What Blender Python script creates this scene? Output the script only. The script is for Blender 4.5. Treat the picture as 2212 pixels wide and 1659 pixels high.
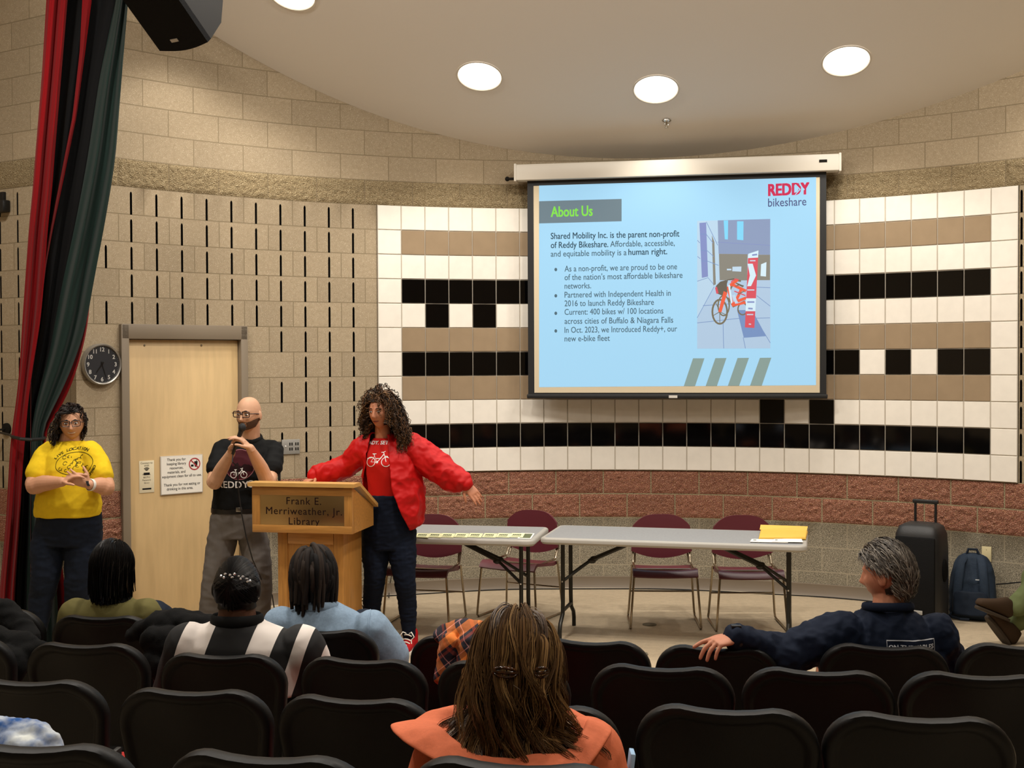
import bpy, bmesh, math, random
from mathutils import Vector, Matrix, noise
from mathutils.bvhtree import BVHTree
S = bpy.context.scene
COL = S.collection
for o in list(bpy.data.objects): bpy.data.objects.remove(o)
PI = math.pi
V = Vector
# ---------------------------------------------------------------- camera
FPX, PITCH, ROLL, EYE = 2623.75, 0.0182, -0.0046, 1.9455
cp, sp, cr, sr = math.cos(PITCH), math.sin(PITCH), math.cos(ROLL), math.sin(ROLL)
AX_R, AX_F, AX_U = V((1, 0, 0)), V((0, cp, -sp)), V((0, sp, cp))
cam_r = AX_R*cr + AX_U*sr
cam_u = AX_U*cr - AX_R*sr
cd = bpy.data.cameras.new('camera'); cam = bpy.data.objects.new('camera', cd); COL.objects.link(cam)
cd.sensor_fit = 'HORIZONTAL'; cd.sensor_width = 36.0; cd.lens = 36.0*FPX/2212; cd.clip_start = .05; cd.clip_end = 80
M = Matrix.Identity(4)
for i, a in enumerate((cam_r, cam_u, -AX_F)):
    for j in range(3): M[j][i] = a[j]
M.translation = V((0, 0, EYE)); cam.matrix_world = M
S.camera = cam
# ---------------------------------------------------------------- view, world, house lights
S.view_settings.view_transform = 'Standard'; S.view_settings.look = 'None'
S.view_settings.exposure = -0.08; S.view_settings.gamma = 1.0; S.view_settings.use_curve_mapping = False
try:
    S.cycles.use_denoising = True; S.cycles.denoiser = 'OPENIMAGEDENOISE'
    S.cycles.sample_clamp_indirect = 4.0; S.cycles.caustics_reflective = False; S.cycles.caustics_refractive = False
    S.cycles.max_bounces = 6
except Exception: pass
W = bpy.data.worlds.new('world'); S.world = W; W.use_nodes = True
W.node_tree.nodes['Background'].inputs[0].default_value = (.95, .84, .70, 1)
W.node_tree.nodes['Background'].inputs[1].default_value = 0.02
WARM = (1.0, .94, .855)
def lamp(kind, name, loc, power, color=WARM, size=.3, spot=1.9, blend=.5, target=None):
    l = bpy.data.lights.new(name, kind); l.energy = power; l.color = color
    if kind == 'SPOT': l.spot_size = spot; l.spot_blend = blend; l.shadow_soft_size = size
    elif kind == 'AREA': l.shape = 'DISK'; l.size = size
    o = bpy.data.objects.new(name, l); COL.objects.link(o); o.location = loc
    if target is not None:
        o.rotation_euler = (V(target)-V(loc)).to_track_quat('-Z', 'Y').to_euler()
    return o
# recessed house lights over the audience (fixtures are above the picture)
for i, (x, y) in enumerate([(-3.2, 6.3), (-.9, 6.3), (1.4, 6.3), (3.6, 6.3), (-2.6, 3.2), (0.2, 3.2), (3.0, 3.2), (-1.2, 0.5), (1.8, 0.5)]):
    lamp('AREA', 'house_light', (x, y, 5.35), (108 if y > 5 else 38), size=.32)
lamp('SPOT', 'stage_light', (-2.15, 8.75, 4.62), 60, size=.10, spot=2.0, blend=.5)
lamp('SPOT', 'stage_light', (-4.4, 6.6, 5.3), 70, size=.12, spot=2.3, blend=.6)
lamp('SPOT', 'stage_light', (3.95, 8.3, 4.4), 60, size=.10, spot=2.0, blend=.5)
# ---------------------------------------------------------------- pixel -> place
def ray(px, py):
    du, dv = px-1106, py-829.5
    u = cr*du+sr*dv; v = -sr*du+cr*dv
    return AX_R*(u/FPX) + AX_F + AX_U*(-v/FPX)
O = V((0, 0, EYE))
def at(px, py, Y):
    d = ray(px, py); return O + d*(Y/d.y)
def atz(px, py, z):
    d = ray(px, py); return O + d*((z-EYE)/d.z)
def atplane(px, py, p0, n):
    d = ray(px, py); return O + d*((p0-O).dot(n)/d.dot(n))
CX, CY, RAD, PH0, T = .564, 5.6076, 4.7962, -.3577, .2032
def wp(c, h, off=0.0):
    a = PH0 + c*T/RAD
    return V((CX+(RAD-off)*math.sin(a), CY+(RAD-off)*math.cos(a), h*T))
def wframe(c):      # tangent (rightwards seen from the room), inward normal
    a = PH0 + c*T/RAD
    return V((math.cos(a), -math.sin(a), 0)), V((-math.sin(a), -math.cos(a), 0))
def clerp(a, b, t): return a + (b-a)*t
# ---------------------------------------------------------------- materials
def lin(c):
    if isinstance(c, str): c = tuple(int(c[i:i+2], 16) for i in (0, 2, 4))
    return tuple(((x/255)/12.92 if x/255 <= .04045 else ((x/255+.055)/1.055)**2.4) for x in c)
MATS = {}
def N(nt, t, **kw):
    n = nt.nodes.new(t)
    for k, v in kw.items():
        if hasattr(n, k): setattr(n, k, v)
    return n
def mat(name, col, rough=.6, metal=0, spec=.5, nscale=0, namt=.0, bump=0, bscale=40, emit=0, sheen=0, stretch=None, coat=0, ncol=None, flecks=None, uv=False):
    if name in MATS: return MATS[name]
    m = bpy.data.materials.new(name); m.use_nodes = True; nt = m.node_tree; b = nt.nodes['Principled BSDF']; L = nt.links
    if rough >= .7 and spec == .5: spec = .15
    c = lin(col); b.inputs['Base Color'].default_value = (*c, 1); b.inputs['Roughness'].default_value = rough
    b.inputs['Metallic'].default_value = metal; b.inputs['Specular IOR Level'].default_value = spec
    if sheen: b.inputs['Sheen Weight'].default_value = sheen
    if coat: b.inputs['Coat Weight'].default_value = coat; b.inputs['Coat Roughness'].default_value = .1
    if emit:
        b.inputs['Emission Color'].default_value = (*c, 1); b.inputs['Emission Strength'].default_value = emit
        b.inputs['Base Color'].default_value = (c[0]*.15, c[1]*.15, c[2]*.15, 1); b.inputs['Specular IOR Level'].default_value = .1
    tc = N(nt, 'ShaderNodeTexCoord'); co = tc.outputs['UV' if uv else 'Object']
    if stretch:
        mp = N(nt, 'ShaderNodeMapping'); mp.inputs['Scale'].default_value = stretch; L.new(co, mp.inputs[0]); co = mp.outputs[0]
    last = None
    if nscale:
        n = N(nt, 'ShaderNodeTexNoise'); n.inputs['Scale'].default_value = nscale; n.inputs['Detail'].default_value = 6; L.new(co, n.inputs[0])
        r = N(nt, 'ShaderNodeValToRGB'); c2 = lin(ncol) if ncol else tuple(x*(1-namt) for x in c)
        r.color_ramp.elements[0].position = .35; r.color_ramp.elements[1].position = .65
        r.color_ramp.elements[0].color = (*c2, 1); r.color_ramp.elements[1].color = (*(c if ncol else tuple(min(1, x*(1+namt*.5)) for x in c)), 1)
        L.new(n.outputs[0], r.inputs[0]); last = r.outputs[0]
    if flecks:          # (scale, low, colour) aggregate flecks
        for sc, th, fc in flecks:
            n = N(nt, 'ShaderNodeTexNoise'); n.inputs['Scale'].default_value = sc; n.inputs['Detail'].default_value = 2; L.new(co, n.inputs[0])
            r = N(nt, 'ShaderNodeMapRange'); r.inputs['From Min'].default_value = th; r.inputs['From Max'].default_value = th+.05; L.new(n.outputs[0], r.inputs['Value'])
            mx = N(nt, 'ShaderNodeMix', data_type='RGBA'); L.new(r.outputs[0], mx.inputs[0])
            if last is None: mx.inputs[6].default_value = (*c, 1)
            else: L.new(last, mx.inputs[6])
            mx.inputs[7].default_value = (*lin(fc), 1); last = mx.outputs[2]
    if last is not None: L.new(last, b.inputs['Emission Color' if emit else 'Base Color'])
    if bump:
        n = N(nt, 'ShaderNodeTexNoise'); n.inputs['Scale'].default_value = bscale; n.inputs['Detail'].default_value = 5; L.new(co, n.inputs[0])
        bp = N(nt, 'ShaderNodeBump'); bp.inputs['Strength'].default_value = bump; bp.inputs['Distance'].default_value = .01
        L.new(n.outputs[0], bp.inputs['Height']); L.new(bp.outputs[0], b.inputs['Normal'])
    MATS[name] = m; return m
def blockmat(name, col, col2, mortar, flecks, rough=.9, bump=.3, bscale=3.0, spec=.25, msize=.022, bdist=.006):
    """concrete masonry laid in running bond; UV runs in 8-inch modules along the wall and up the courses"""
    m = bpy.data.materials.new(name); m.use_nodes = True; nt = m.node_tree; b = nt.nodes['Principled BSDF']; L = nt.links
    b.inputs['Roughness'].default_value = rough; b.inputs['Specular IOR Level'].default_value = spec
    uv = N(nt, 'ShaderNodeTexCoord').outputs['UV']
    mp = N(nt, 'ShaderNodeMapping'); mp.inputs['Location'].default_value = (-.5+100, 0, 0); L.new(uv, mp.inputs[0])
    br = N(nt, 'ShaderNodeTexBrick'); br.offset = .5; br.offset_frequency = 2; br.squash = 1
    br.inputs['Scale'].default_value = 1; br.inputs['Brick Width'].default_value = 2; br.inputs['Row Height'].default_value = 1
    br.inputs['Mortar Size'].default_value = msize; br.inputs['Mortar Smooth'].default_value = .25; br.inputs['Bias'].default_value = 0
    br.inputs['Color1'].default_value = (0, 0, 0, 1); br.inputs['Color2'].default_value = (1, 1, 1, 1); br.inputs['Mortar'].default_value = (.5, .5, .5, 1)
    L.new(mp.outputs[0], br.inputs[0])
    n = N(nt, 'ShaderNodeTexNoise'); n.inputs['Scale'].default_value = 7; n.inputs['Detail'].default_value = 8; n.inputs['Roughness'].default_value = .7; L.new(mp.outputs[0], n.inputs[0])
    r = N(nt, 'ShaderNodeValToRGB'); r.color_ramp.elements[0].position = .3; r.color_ramp.elements[1].position = .7
    r.color_ramp.elements[0].color = (*lin(col2), 1); r.color_ramp.elements[1].color = (*lin(col), 1); L.new(n.outputs[0], r.inputs[0]); last = r.outputs[0]
    # each block a little lighter or darker
    bw = N(nt, 'ShaderNodeMix', data_type='RGBA', blend_type='MULTIPLY'); bw.inputs[0].default_value = .14; L.new(last, bw.inputs[6]); L.new(br.outputs[0], bw.inputs[7]); last = bw.outputs[2]
    for sc, th, fc in flecks:
        f = N(nt, 'ShaderNodeTexNoise'); f.inputs['Scale'].default_value = sc; f.inputs['Detail'].default_value = 1.5; L.new(mp.outputs[0], f.inputs[0])
        g = N(nt, 'ShaderNodeMapRange'); g.inputs['From Min'].default_value = th; g.inputs['From Max'].default_value = th+.05; L.new(f.outputs[0], g.inputs['Value'])
        mx = N(nt, 'ShaderNodeMix', data_type='RGBA'); L.new(g.outputs[0], mx.inputs[0]); L.new(last, mx.inputs[6]); mx.inputs[7].default_value = (*lin(fc), 1); last = mx.outputs[2]
    mm = N(nt, 'ShaderNodeMix', data_type='RGBA'); L.new(br.outputs['Fac'], mm.inputs[0]); L.new(last, mm.inputs[6]); mm.inputs[7].default_value = (*lin(mortar), 1)
    L.new(mm.outputs[2], b.inputs['Base Color'])
    h = N(nt, 'ShaderNodeTexNoise'); h.inputs['Scale'].default_value = bscale*14; h.inputs['Detail'].default_value = 6; L.new(mp.outputs[0], h.inputs[0])
    mth = N(nt, 'ShaderNodeMath', operation='MULTIPLY_ADD'); mth.inputs[1].default_value = -2.0; L.new(br.outputs['Fac'], mth.inputs[0]); L.new(h.outputs[0], mth.inputs[2])
    bp = N(nt, 'ShaderNodeBump'); bp.inputs['Strength'].default_value = bump; bp.inputs['Distance'].default_value = bdist
    L.new(mth.outputs[0], bp.inputs['Height']); L.new(bp.outputs[0], b.inputs['Normal'])
    MATS[name] = m; return m
# ---------------------------------------------------------------- mesh building
def sweep_frames(pts, up=None):
    n = len(pts); ts = []
    for i in range(n):
        t = pts[min(i+1, n-1)]-pts[max(i-1, 0)]
        ts.append(t.normalized() if t.length > 1e-9 else V((0, 0, 1)))
    if up is None: up = V((0, 0, 1)) if abs(ts[0].z) < .9 else V((0, 1, 0))
    u = (up-ts[0]*up.dot(ts[0])).normalized(); fr = []
    for t in ts:
        u = u-t*u.dot(t); u = u.normalized() if u.length > 1e-6 else t.orthogonal().normalized()
        fr.append((u, t.cross(u)))
    return fr
class MB:
    def __init__(s): s.v = []; s.f = []; s.m = []; s.uv = {}
    def add(s, vs, fs, mi=0, M=None):
        k = len(s.v)
        s.v += [tuple(M @ V(p)) if M is not None else tuple(p) for p in vs]
        s.f += [tuple(i+k for i in f) for f in fs]; s.m += [mi]*len(fs); return s
    def box(s, c, d, M=None, mi=0, bev=0, seg=2):
        bm = bmesh.new(); bmesh.ops.create_cube(bm, size=1)
        for v in bm.verts: v.co = V((v.co.x*d[0], v.co.y*d[1], v.co.z*d[2]))
        if bev: bmesh.ops.bevel(bm, geom=bm.edges[:], offset=bev, segments=seg, profile=.5, affect='EDGES')
        for v in bm.verts: v.co += V(c)
        return s.bm(bm, mi, M)
    def bm(s, bm, mi=0, M=None):
        bm.verts.index_update(); s.add([v.co.copy() for v in bm.verts], [[v.index for v in f.verts] for f in bm.faces], mi, M); bm.free(); return s
    def tube(s, pts, rad, n=10, mi=0, M=None, up=None, flat=None, caps=True, closed=False):
        pts = [V(p) for p in pts]; k = len(pts); rad = rad if isinstance(rad, list) else [rad]*k
        fr = sweep_frames(pts, up); vs = []; fs = []
        for p, r, (u, w) in zip(pts, rad, fr):
            ru, rw = (r if isinstance(r, tuple) else (r, r))
            for j in range(n):
                a = 2*PI*j/n; vs.append(p+u*(math.cos(a)*ru)+w*(math.sin(a)*rw))
        for i in range(k-1):
            for j in range(n): fs.append((i*n+j, i*n+(j+1) % n, (i+1)*n+(j+1) % n, (i+1)*n+j))
        if closed:
            for j in range(n): fs.append(((k-1)*n+j, (k-1)*n+(j+1) % n, (j+1) % n, j))
        elif caps: fs.append(tuple(range(n))[::-1]); fs.append(tuple((k-1)*n+j for j in range(n)))
        return s.add(vs, fs, mi, M)
    def limb(s, pts, rad, n=14, up=None, sub=4):
        """smooth tapering limb with rounded ends"""
        pts = [V(p) for p in pts]; rad = [(r if isinstance(r, tuple) else (r, r)) for r in rad]
        P, R = [], []; k = len(pts)
        for i in range(k-1):
            p0, p1, p2, p3 = pts[max(i-1, 0)], pts[i], pts[i+1], pts[min(i+2, k-1)]
            for j in range(sub):
                t = j/sub
                a = ((p1*2)+(p2-p0)*t+(p0*2-p1*5+p2*4-p3)*t*t+(p1*3-p0-p2*3+p3)*t*t*t)*.5
                P.append(a); q = t*t*(3-2*t); R.append((rad[i][0]+(rad[i+1][0]-rad[i][0])*q, rad[i][1]+(rad[i+1][1]-rad[i][1])*q))
        P.append(pts[-1]); R.append(rad[-1])
        d0 = (P[0]-P[1]).normalized(); d1 = (P[-1]-P[-2]).normalized()
        a0, a1 = min(R[0]), min(R[-1])
        pre = [(P[0]+d0*a0*math.sin(x), (R[0][0]*math.cos(x), R[0][1]*math.cos(x))) for x in (1.45, 1.0, .5)]
        post = [(P[-1]+d1*a1*math.sin(x), (R[-1][0]*math.cos(x), R[-1][1]*math.cos(x))) for x in (.5, 1.0, 1.45)]
        P = [p for p, _ in pre]+P+[p for p, _ in post]; R = [r for _, r in pre]+R+[r for _, r in post]
        return s.tube(P, R, n, up=up)
    def loft(s, rings, n=24, mi=0, M=None, power=2.0, caps=True):
        """rings: (centre, x-vector, y-vector)"""
        vs = []; fs = []; k = len(rings)
        for c, ux, uy in rings:
            for j in range(n):
                a = 2*PI*j/n; ca, sa = math.cos(a), math.sin(a)
                x = math.copysign(abs(ca)**(2/power), ca); y = math.copysign(abs(sa)**(2/power), sa)
                vs.append(V(c)+V(ux)*x+V(uy)*y)
        for i in range(k-1):
            for j in range(n): fs.append((i*n+j, i*n+(j+1) % n, (i+1)*n+(j+1) % n, (i+1)*n+j))
        if caps: fs.append(tuple(range(n))[::-1]); fs.append(tuple((k-1)*n+j for j in range(n)))
        return s.add(vs, fs, mi, M)
    def ball(s, c, r, M=None, mi=0, u=16, v=10):
        r = r if isinstance(r, (tuple, list)) else (r, r, r); bm = bmesh.new(); bmesh.ops.create_uvsphere(bm, u_segments=u, v_segments=v, radius=1)
        for q in bm.verts: q.co = V((q.co.x*r[0], q.co.y*r[1], q.co.z*r[2]))
        if M is not None:
            for q in bm.verts: q.co = M.to_3x3() @ q.co
        for q in bm.verts: q.co += V(c)
        return s.bm(bm, mi)
    def lathe(s, prof, n=32, M=None, mi=0, caps=True):
        vs = []; fs = []; k = len(prof)
        for r, z in prof:
            for j in range(n): a = 2*PI*j/n; vs.append((r*math.cos(a), r*math.sin(a), z))
        for i in range(k-1):
            for j in range(n): fs.append((i*n+j, i*n+(j+1) % n, (i+1)*n+(j+1) % n, (i+1)*n+j))
        if caps: fs.append(tuple(range(n))[::-1]); fs.append(tuple((k-1)*n+j for j in range(n)))
        return s.add(vs, fs, mi, M)
    def prism(s, poly, z0, z1, M=None, mi=0):
        n = len(poly); vs = [(x, y, z0) for x, y in poly]+[(x, y, z1) for x, y in poly]
        fs = [tuple(range(n))[::-1], tuple(range(n, 2*n))]+[(i, (i+1) % n, n+(i+1) % n, n+i) for i in range(n)]
        return s.add(vs, fs, mi, M)
    def mesh(s, name):
        me = bpy.data.meshes.new(name); me.from_pydata(s.v, [], s.f); me.polygons.foreach_set('material_index', s.m); me.update(); return me
    def build(s, name, mats, parent=None, sharp=40, world=False, fixn=True):
        me = s.mesh(name)
        if fixn: fix_normals(me)
        return link(name, me, mats, parent, sharp, world)
def fix_normals(me):
    b = bmesh.new(); b.from_mesh(me); bmesh.ops.recalc_face_normals(b, faces=b.faces[:]); b.to_mesh(me); b.free()
def link(name, me, mats, parent=None, sharp=40, world=False):
    mats = mats if isinstance(mats, (list, tuple)) else [mats]
    for m in mats: me.materials.append(m)
    if sharp is not None and len(me.polygons):
        me.shade_smooth(); me.set_sharp_from_angle(angle=math.radians(sharp))
    o = bpy.data.objects.new(name, me); COL.objects.link(o)
    if parent is not None:
        o.parent = parent
        if world: me.transform(wmat(parent).inverted())
    return o
def wmat(o):
    m = o.matrix_basis.copy()
    while o.parent is not None: o = o.parent; m = o.matrix_basis @ m
    return m
def thing(name, label, cat, loc=(0, 0, 0), rz=0, group=None):
    o = bpy.data.objects.new(name, None); COL.objects.link(o); o.location = loc; o.rotation_euler = (0, 0, rz); o.empty_display_size = .1
    return tag(o, label, cat, group)
def tag(o, label, cat, group=None):
    o['label'] = label; o['category'] = cat
    if group: o['group'] = group
    return o
def struct(o): o['kind'] = 'structure'; return o
def dup(root, loc, rz, label, group=None):
    r = root.copy(); COL.objects.link(r); r.location = loc; r.rotation_euler = (0, 0, rz); r['label'] = label
    if group: r['group'] = group
    for ch in list(root.children):
        c = ch.copy(); COL.objects.link(c); c.parent = r
        for g in list(ch.children): d = g.copy(); COL.objects.link(d); d.parent = c
    return r
def frame_m(o, x, y=None, z=None):
    """matrix with origin o, axes x (right), y (up), z (towards viewer)"""
    x = V(x).normalized(); y = V(y).normalized() if y is not None else V((0, 0, 1)); z = V(z).normalized() if z is not None else x.cross(y).normalized()
    m = Matrix.Identity(4)
    for i, a in enumerate((x, y, z)):
        for j in range(3): m[j][i] = a[j]
    m.translation = V(o); return m
def text_mesh(s, size=1, weight=0.0, width=1.0, align='LEFT', space=1.0, line=1.0, extrude=0, shear=0):
    c = bpy.data.curves.new('t', 'FONT'); c.body = s; c.size = size; c.align_x = align; c.space_character = space; c.space_line = line; c.extrude = extrude; c.shear = shear
    c.resolution_u = 3
    o = bpy.data.objects.new('t', c); COL.objects.link(o); dg = bpy.context.evaluated_depsgraph_get(); me = bpy.data.meshes.new_from_object(o.evaluated_get(dg))
    bpy.data.objects.remove(o); bpy.data.curves.remove(c)
    if weight:      # a bolder cut: the letters struck four times, a hair apart
        vs = [v.co.copy() for v in me.vertices]; fs = [tuple(p.vertices) for p in me.polygons]; n = len(vs); V4 = ((-1, -.5), (1, .5), (1, -.5), (-1, .5)); bpy.data.meshes.remove(me); me = bpy.data.meshes.new('t')
        me.from_pydata([v+V((a*weight, b*weight, 0)) for a, b in V4 for v in vs], [], [tuple(i+k*n for i in f) for k in range(4) for f in fs]); me.update()
    if width != 1: me.transform(Matrix.Diagonal((width, 1, 1, 1)))
    return me
def text(name, s, size, m, M, parent, world=True, **kw):
    kw.setdefault('extrude', .0004)
    me = text_mesh(s, size, **kw); me.transform(M); return link(name, me, m, parent, None, world)
def strokes(lines, w):
    """flat ribbons following 2-D polylines"""
    vs, fs = [], []
    for L_ in lines:
        L_ = [V((p[0], p[1])) for p in L_]; k = len(vs); n = len(L_); cl = n > 2 and (L_[0]-L_[-1]).length < 1e-6
        for i, p in enumerate(L_):
            a = L_[i-1] if i > 0 else (L_[-2] if cl else p); b = L_[i+1] if i < n-1 else (L_[1] if cl else p)
            t = (b-a); t = t.normalized() if t.length > 1e-9 else V((1, 0)); nn = V((-t.y, t.x))*w/2
            vs += [(p.x+nn.x, p.y+nn.y, 0), (p.x-nn.x, p.y-nn.y, 0)]
        fs += [(k+2*i, k+2*i+1, k+2*i+3, k+2*i+2) for i in range(n-1)]
    return vs, fs
def circ(x, y, r, n=24, a0=0, a1=2*PI, ry=None): return [(x+r*math.cos(a0+(a1-a0)*i/n), y+(ry or r)*math.sin(a0+(a1-a0)*i/n)) for i in range(n+1)]
def remesh(mb, voxel, smooth=3, name='m', fac=.5):
    me = mb if isinstance(mb, bpy.types.Mesh) else mb.mesh(name)
    if not isinstance(mb, bpy.types.Mesh): fix_normals(me)
    o = bpy.data.objects.new('tmp', me); COL.objects.link(o)
    r = o.modifiers.new('r', 'REMESH'); r.mode = 'VOXEL'; r.voxel_size = voxel; r.adaptivity = 0
    if smooth: k = o.modifiers.new('s', 'SMOOTH'); k.iterations = smooth; k.factor = fac
    dg = bpy.context.evaluated_depsgraph_get(); out = bpy.data.meshes.new_from_object(o.evaluated_get(dg))
    bpy.data.objects.remove(o); bpy.data.meshes.remove(me); out.materials.clear(); return out
def crumple(me, amp, scale, aniso=(1, 1, 1), seed=0, keep=None):
    """cloth folds: ridged noise along the normals"""
    nr = [v.normal.copy() for v in me.vertices]; sd = V((seed*7.3, seed*3.1, seed*5.7))
    for v, n in zip(me.vertices, nr):
        p = V((v.co.x*aniso[0], v.co.y*aniso[1], v.co.z*aniso[2]))*scale+sd
        a = noise.noise(p); b = noise.noise(p*2.3+V((9, 4, 1)))
        d = amp*((1-abs(a)*2.4)*.8+b*.5)
        if keep: d *= keep(v.co)
        v.co += n*d
    me.update()
def decal(name, vs, fs, m, origin, right, up, target, parent, off=.0015, cut=.012, maxd=1.0, world=True, start=.25):
    """lay a flat drawing onto a curved surface; target: mesh in world coordinates"""
    b = bmesh.new(); bv = [b.verts.new(p) for p in vs]
    for f in fs:
        try: b.faces.new([bv[i] for i in f])
        except ValueError: pass
    bmesh.ops.triangulate(b, faces=b.faces[:])
    for _ in range(4):
        e = [x for x in b.edges if x.calc_length() > cut]
        if not e: break
        bmesh.ops.subdivide_edges(b, edges=e, cuts=1)
        bmesh.ops.triangulate(b, faces=[f for f in b.faces if len(f.verts) > 3])
    right, up = V(right).normalized(), V(up).normalized(); n = right.cross(up).normalized(); tree = BVHTree.FromPolygons([v.co for v in target.vertices], [tuple(p.vertices) for p in target.polygons])
    dead = []
    for v in b.verts:
        p = V(origin)+right*v.co.x+up*v.co.y
        hit = tree.ray_cast(p+n*start, -n, start+maxd)
        if hit[0] is None: dead.append(v)
        else: v.co = hit[0]+n*off
    bmesh.ops.delete(b, geom=dead, context='VERTS')
    me = bpy.data.meshes.new(name); b.to_mesh(me); b.free()
    return link(name, me, m, parent, 60, world)
def textdecal(name, s, size, m, origin, right, up, target, parent, **kw):
    dk = {k: kw.pop(k) for k in ('off', 'cut', 'start', 'maxd') if k in kw}
    me = text_mesh(s, size, **kw); vs = [tuple(v.co) for v in me.vertices]; fs = [tuple(p.vertices) for p in me.polygons]; bpy.data.meshes.remove(me)
    return decal(name, vs, fs, m, origin, right, up, target, parent, **dk)
def shell(name, me, pred, off, m, parent, world=True, sharp=60):
    """a thin layer over the part of a surface that pred(co) picks"""
    b = bmesh.new(); b.from_mesh(me); b.normal_update()
    kill = [f for f in b.faces if not pred(f.calc_center_median())]; bmesh.ops.delete(b, geom=kill, context='FACES')
    nr = {v: v.normal.copy() for v in b.verts}
    for v in b.verts: v.co += nr[v]*off
    out = bpy.data.meshes.new(name); b.to_mesh(out); b.free(); out.materials.clear(); return link(name, out, m, parent, sharp, world)
# ================================================================ the room shell
CL, CR = -12.2, 34.0
BUFF_FL = [(30, .66, 'cdbfa4'), (44, .66, 'efe6d2'), (38, .66, '776a55')]
m_buff = blockmat('buff_block', 'ab9a80', '9a8a70', '85775f', BUFF_FL)
m_split = blockmat('buff_split_face', 'b3a07c', '8d7a5a', '96856a', [(30, .60, '6f5d42'), (26, .62, 'd6c7a4')], bump=1.0, bscale=1.6, msize=.014, bdist=.022)
m_red = blockmat('red_split_face', 'ae7860', '8b5846', 'a89878', [(30, .58, '6c4234'), (28, .60, 'd8ae94'), (18, .64, 'b88a5c')], bump=1.0, bscale=1.6, msize=.03, bdist=.022)
m_grey = blockmat('grey_ground_block', '968d79', '807867', '9a907b', [(26, .56, '5a554a'), (34, .60, 'c8bfaa'), (42, .60, '3c3932')], bump=.15)
m_dark = mat('slot_dark', '1b1814', .9)  # slot insides: shade of their depth put into the colour; also plain black parts
def wq(c, h, off=0.0):
    if c < CL:
        p = wp(CL, h, 0); d = V((-.857, .515, 0)); n = V((-.515, -.857, 0)); return p + d*((CL-c)*T) + n*off
    if c > CR:
        p = wp(CR, h, 0); d = V((.857, .515, 0)); n = V((.515, -.857, 0)); return p + d*((c-CR)*T) + n*off
    return wp(c, h, off)
HMAX = 27
def course_mat(j): return 3 if j < 3 else (2 if j < 5 else (1 if j == 16 else 0))
class WallB:
    def __init__(s): s.v = []; s.f = []; s.m = []; s.u = []
    def quad(s, pts, uvs, mi):
        k = len(s.v); s.v += [tuple(p) for p in pts]; s.f.append((k, k+1, k+2, k+3)); s.m.append(mi); s.u += uvs
    def patch(s, c0, c1, h0, h1, mi):
        s.quad([wq(c0, h0), wq(c1, h0), wq(c1, h1), wq(c0, h1)], [(c0, h0), (c1, h0), (c1, h1), (c0, h1)], mi)
    def strip(s, c0, c1, h0, h1, mi, step=.5):
        n = max(1, round((c1-c0)/step))
        for i in range(n): s.patch(c0+(c1-c0)*i/n, c0+(c1-c0)*(i+1)/n, h0, h1, mi)
    def slot(s, c, h0, h1, w, dep=.10):
        a, b = c-w, c+w; F = lambda cc, h: wq(cc, h); B = lambda cc, h: wq(cc, h, -dep); hm = h1-w*1.6
        A = [(a, h0), (b, h0), (b, hm), (c+w*.5, h1), (c-w*.5, h1), (a, hm)]
        for i in range(6):
            p, q = A[i], A[(i+1) % 6]; s.quad([F(*p), F(*q), B(*q), B(*p)], [p, q, q, p], 4)
        s.quad([B(a, h0), B(b, h0), B(b, hm), B(a, hm)], [(a, h0), (b, h0), (b, hm), (a, hm)], 4)
        s.quad([B(a, hm), B(b, hm), B(c+w*.5, h1), B(c-w*.5, h1)], [(a, hm), (b, hm), (c+w*.5, h1), (c-w*.5, h1)], 4)
        # shoulders of the rounded top
        for q in ([(a, hm), (c-w*.5, h1), (a, h1), (a, h1)], [(b, hm), (b, h1), (b, h1), (c+w*.5, h1)]):
            k = len(s.v); s.v += [tuple(F(*p)) for p in q]; s.f.append((k, k+1, k+2, k+3)); s.m.append(0); s.u += q
    def slotted(s, c0, c1, j, slots, w=.043):
        cur = c0
        for c in sorted(slots):
            if c-w <= c0 or c+w >= c1: continue
            s.strip(cur, c-w, j, j+1, 0); s.patch(c-w, c+w, j+.83, j+1, 0); s.slot(c, j, j+.83, w); cur = c+w
        s.strip(cur, c1, j, j+1, 0)
    def rough(s, c0, c1, h0, h1, mi, amp, res=12, seed=0):
        nc = max(1, int((c1-c0)*res)); nh = int((h1-h0)*res); k = len(s.v)
        for i in range(nc+1):
            c = c0+(c1-c0)*i/nc
            for j in range(nh+1):
                h = h0+(h1-h0)*j/nh; row = math.floor(min(h, h1-1e-6)); jo = (.5 if row % 2 else 1.5)
                dj = abs(((c-jo+1) % 2)-1); dh = min(h-row, row+1-h)
                e = min(1, max(0, min(dj, dh)-.02)/.10)
                p = V((c*T*26, h*T*26, seed)); d = noise.noise(p)*.5+noise.noise(p*2.1)*.55+noise.noise(p*4.3)*.5
                s.v.append(tuple(wq(c, h, e*(.010+amp*d))))
        for i in range(nc):
            for j in range(nh):
                a = k+i*(nh+1)+j; b = a+nh+1; s.f.append((a, b, b+1, a+1)); s.m.append(mi)
                for q in ((i, j), (i+1, j), (i+1, j+1), (i, j+1)): s.u.append((c0+(c1-c0)*q[0]/nc, h0+(h1-h0)*q[1]/nh))
    def build(s, name):
        me = bpy.data.meshes.new(name); me.from_pydata(s.v, [], s.f); me.polygons.foreach_set('material_index', s.m)
        ul = me.uv_layers.new(name='UVMap'); ul.data.foreach_set('uv', [x for p in s.u for x in p]); me.update()
        b = bmesh.new(); b.from_mesh(me); bmesh.ops.remove_doubles(b, verts=b.verts[:], dist=1e-5); b.to_mesh(me); b.free()
        return struct(link(name, me, [m_buff, m_split, m_red, m_grey, m_dark], None, 60))
wb = WallB(); D0, D1 = -10.5, -5.5
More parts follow.
